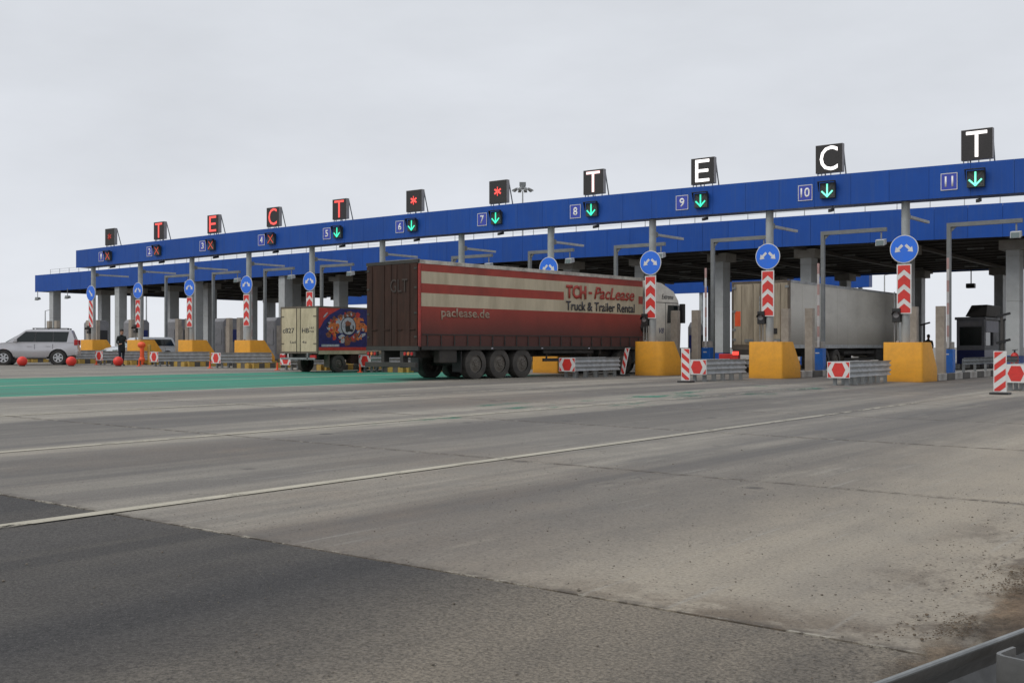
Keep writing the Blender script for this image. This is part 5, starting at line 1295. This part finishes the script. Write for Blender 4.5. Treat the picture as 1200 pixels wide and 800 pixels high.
def person(loc, rz, label, hivis=False, phone=True):
    p = empty('person', loc, rz, label, 'person')
    # body, facing +Y
    J = [((0, 0, .95), (.15, .11)), ((0, 0, 1.15), (.145, .105)), ((0, .0, 1.35), (.17, .115)), ((0, -.01, 1.47), (.09, .08)), ((0, .01, 1.55), (.055, .055)), ((0, .03, 1.62), (.075, .085)), ((0, .035, 1.72), (.075, .092)), ((0, .02, 1.78), (.045, .05)),
         ((.10, 0, .88), (.095, .10)), ((.105, .04, .50), (.062, .065)), ((.105, -.02, .09), (.042, .045)), ((.11, .10, .035), (.042, .03)), ((.11, .19, .03), (.035, .022)),
         ((-.10, 0, .88), (.095, .10)), ((-.105, -.03, .50), (.062, .065)), ((-.105, -.10, .09), (.042, .045)), ((-.11, .02, .035), (.042, .03)), ((-.11, .11, .03), (.035, .022)),
         ((.19, 0, 1.42), (.06, .06)), ((.24, -.03, 1.14), (.046, .046)), ((.20, .17, 1.05), (.036, .036)), ((.18, .24, 1.07), (.03, .018)),
         ((-.19, 0, 1.42), (.06, .06)), ((-.25, -.02, 1.14), (.046, .046)), ((-.14, .20, 1.18), (.036, .036)), ((-.11, .27, 1.24), (.03, .018))]
    E = [(0, 1), (1, 2), (2, 3), (3, 4), (4, 5), (5, 6), (6, 7), (0, 8), (8, 9), (9, 10), (10, 11), (11, 12), (0, 13), (13, 14), (14, 15), (15, 16), (16, 17),
         (2, 18), (18, 19), (19, 20), (20, 21), (2, 22), (22, 23), (23, 24), (24, 25)]
    b_ = skinned('body', J, E, 'jacket', p)
    me = b_.data; me.materials.append(M['trousers']); me.materials.append(M['skin']); me.materials.append(M['hair']); me.materials.append(M['black'])
    for f in me.polygons:
        c = f.center
        if c.z > 1.535: f.material_index = 2
        elif c.z < .09: f.material_index = 4
        elif c.z < .86 and abs(c.x) < .17: f.material_index = 1
        if (c - Vector((.18, .24, 1.07))).length < .07 or (c - Vector((-.11, .27, 1.24))).length < .07: f.material_index = 2
    q = MB(); q.sph((0, .015, 1.735), .098, 16, 10, (.92, 1.05, .85)); q.v = [v if v[2] > 1.69 or v[1] < .04 else (v[0] * .9, v[1] * .8, v[2]) for v in q.v]; q.build('hair', 'hair', p, smooth=True)
    q = MB(); q.sph((0, .118, 1.655), .018, 8, 6, (.8, 1.2, 1.4)); q.build('nose', 'skin', p, smooth=True)
    q = MB(); q.sph((.075, .03, 1.67), .02, 8, 6, (.5, 1, 1.6)); q.sph((-.075, .03, 1.67), .02, 8, 6, (.5, 1, 1.6)); q.build('ears', 'skin', p, smooth=True)
    for sx in (-.03, .03):
        q = MB(); q.sph((sx, .108, 1.69), .010, 8, 6); q.build('eye', 'black', p, smooth=True)
    q = MB(); q.box(-.025, .025, .108, .116, 1.612, 1.620); q.build('mouth', 'g_brown', p)
    for (hx, hy, hz, sg) in ((.18, .27, 1.08, 1), (-.11, .30, 1.26, -1)):
        for i, (dx, ln) in enumerate(((-.026, .06), (-.009, .07), (.009, .066), (.026, .052))):
            skinned('finger', [((hx + dx, hy - .02, hz), .011), ((hx + dx, hy + ln * .5, hz - .005), .009), ((hx + dx, hy + ln * .8, hz - .028), .0075)], [(0, 1), (1, 2)], 'skin', p, 1)
        skinned('thumb', [((hx - .02 * sg, hy - .03, hz), .012), ((hx - .05 * sg, hy, hz + .01), .010), ((hx - .055 * sg, hy + .03, hz), .008)], [(0, 1), (1, 2)], 'skin', p, 1)
    if hivis:
        V = [((0, 0, .93), (.175, .135)), ((0, 0, 1.15), (.168, .13)), ((0, 0, 1.36), (.19, .135)), ((0, -.01, 1.45), (.10, .09))]
        skinned('vest', V, [(0, 1), (1, 2), (2, 3)], 'hivis', p, 1)
    else:
        V = [((0, 0, .62), (.185, .15)), ((0, 0, 1.0), (.165, .125)), ((0, 0, 1.18), (.160, .12)), ((0, 0, 1.37), (.185, .13)), ((0, -.01, 1.47), (.10, .09))]
        skinned('coat', V, [(0, 1), (1, 2), (2, 3), (3, 4)], 'jacket', p, 1)
    return p
zc2 = 53.0
p1 = cam2w((142.5 - 600) / F * zc2, zc2)
person((p1[0], p1[1], gz(p1[0])), R(-60 - 37), 'person in a long black coat and dark trousers standing behind a red ball')
p2 = cam2w((1088 - 600) / F * 60, 60); person((p2[0], p2[1], gz(p2[0]) + .0), R(10), 'person in a yellow green vest seen behind the ochre block left of the raised boom', True)

# ------------------------------------------------------------------ balls, orange post, yellow post, masts
def cw(px, py, r_=0):
    X, Y = ground_at(px, py); return X, Y
for px, lab in ((26, 'in front of the front door of the silver car'), (83.5, 'behind the rear wheel of the silver car'), (138.5, 'at the feet of the man in the black coat')):
    X, Y = cw(px, 429.0)
    s = empty('marker_ball', (X, Y, gz(X)), 0, 'round red ball on the ground ' + lab, 'ball', 'red balls marking the lane edge')
    q = MB(); q.sph((0, 0, .235), .235, 24, 16); q.build('ball', 'ballred', s, smooth=True); q = MB(); q.cyl((0, 0, 0), (0, 0, .03), .13, n=16); q.build('base', 'kerbblack', s)
X, Y = cw(166.5, 427.5)
s = empty('orange_marker', (X, Y, gz(X)), 0, 'bright orange post with a round orange head standing by the guardrail', 'marker post')
q = MB(); q.sph((-.04, 0, 1.02), .19, 18, 12, (1.15, 1, .9)); q.build('head', 'orangebright', s, smooth=True)
q = MB(); q.cyl((0, 0, .02), (0, 0, .92), .11, .10, n=14); q.sph((-.02, 0, .28), .15, 14, 8, (1.1, 1, 1.1)); q.build('post', 'orangebright', s, smooth=True)
for i in range(3):
    a = R(120 * i + 20); q = MB(); q.bar((0, 0, .12), (.30 * math.cos(a), .30 * math.sin(a), .02), .05, .04); q.build('leg', 'black', s)
X, Y = cw(175, 427.5); q = MB(); q.box(-.10, .10, -.05, .05, 0, 1.05)
tag(q.build('yellow_post', 'yellow', None, bev=.02, loc=(X, Y, gz(X))), 'upright yellow board between the orange post and a hexagon end board', 'post')
for px, Yd, lab in ((113, 31, 'left of the leftmost hexagon board'), (325, 30.7, 'under the hexagon board left of the box truck'), (246, 30.7, 'under the hexagon board left of the long ochre block'), (422, 30.6, 'under the hexagon board by the box truck wheels'), (163, 30.8, 'by the orange post')):
    X = at(px, Yd)
    q = MB(); q.cyl((0, 0, 0), (0, 0, .32), .045, .03, n=10); q.cyl((0, 0, 0), (0, 0, .03), .12, n=12)
    tag(q.build('delineator', 'orangebright', None, smooth=True, loc=(X, Yd, gz(X))), 'small orange flexible delineator ' + lab, 'delineator', 'small orange delineators')
# far floodlight mast
Z = 150; mx_ = cam2w((612.5 - 600) / F * Z, Z)
ms = empty('floodlight_mast', (mx_[0], mx_[1], gz(mx_[0])), R(YAW), 'tall grey mast with a ring of floodlights rising behind the gantry', 'light mast')
q = MB(); q.cyl((0, 0, 0), (0, 0, 22.4), .20, .09, n=14); q.build('mast', 'galv', ms, smooth=True)
q = MB(); q.cyl((0, 0, 22.8), (0, 0, 23.2), .42, n=12); q.box(-.45, .45, -.3, .3, 23.2, 23.65); q.build('mast_head', 'framegrey', ms)
q = MB()
for i in range(16):
    a = 2 * math.pi * i / 16; a2 = 2 * math.pi * (i + 1) / 16; q.bar((1.1 * math.cos(a), 1.1 * math.sin(a), 22.7), (1.1 * math.cos(a2), 1.1 * math.sin(a2), 22.7), .06, .06)
for i in range(4): a = math.pi / 2 * i; q.bar((0, 0, 22.7), (1.1 * math.cos(a), 1.1 * math.sin(a), 22.7), .06, .06)
q.build('ring', 'galvdull', ms)
for i in range(10):
    a = 2 * math.pi * i / 10; q = MB(); x_, y_ = 1.22 * math.cos(a), 1.22 * math.sin(a); q.bar((x_ * .85, y_ * .85, 22.75), (x_ * 1.22, y_ * 1.22, 22.48), .42, .14); q.build('lamp', 'galvdull', ms)
for px, D, hh, lab in ((53, 150, 5.5, 'seen left of the first canopy column'), (171.5, 130, 7.5, 'seen just right of the second gantry post'), (347.5, 135, 8.6, 'seen above the box truck roof'), (1036.5, 120, 9.0, 'seen above the white trailer roof'), (1003, 125, 8.0, 'seen behind the white trailer')):
    c = cam2w((px - 600) / F * D, D)
    lpst = empty('lamp_post', (c[0], c[1], gz(c[0])), R(YAW), 'thin pale street lamp post far away, ' + lab, 'lamp post', 'thin lamp posts far behind the plaza')
    q = MB(); q.cyl((0, 0, 0), (0, 0, hh), .11, .07, n=8); q.build('post', 'galv', lpst, smooth=True)
    q = MB(); q.bar((0, 0, hh), (1.1, 0, hh + .25), .08, .08); q.box(1.0, 1.6, -.12, .12, hh + .2, hh + .3); q.build('lamp_arm', 'galv', lpst)
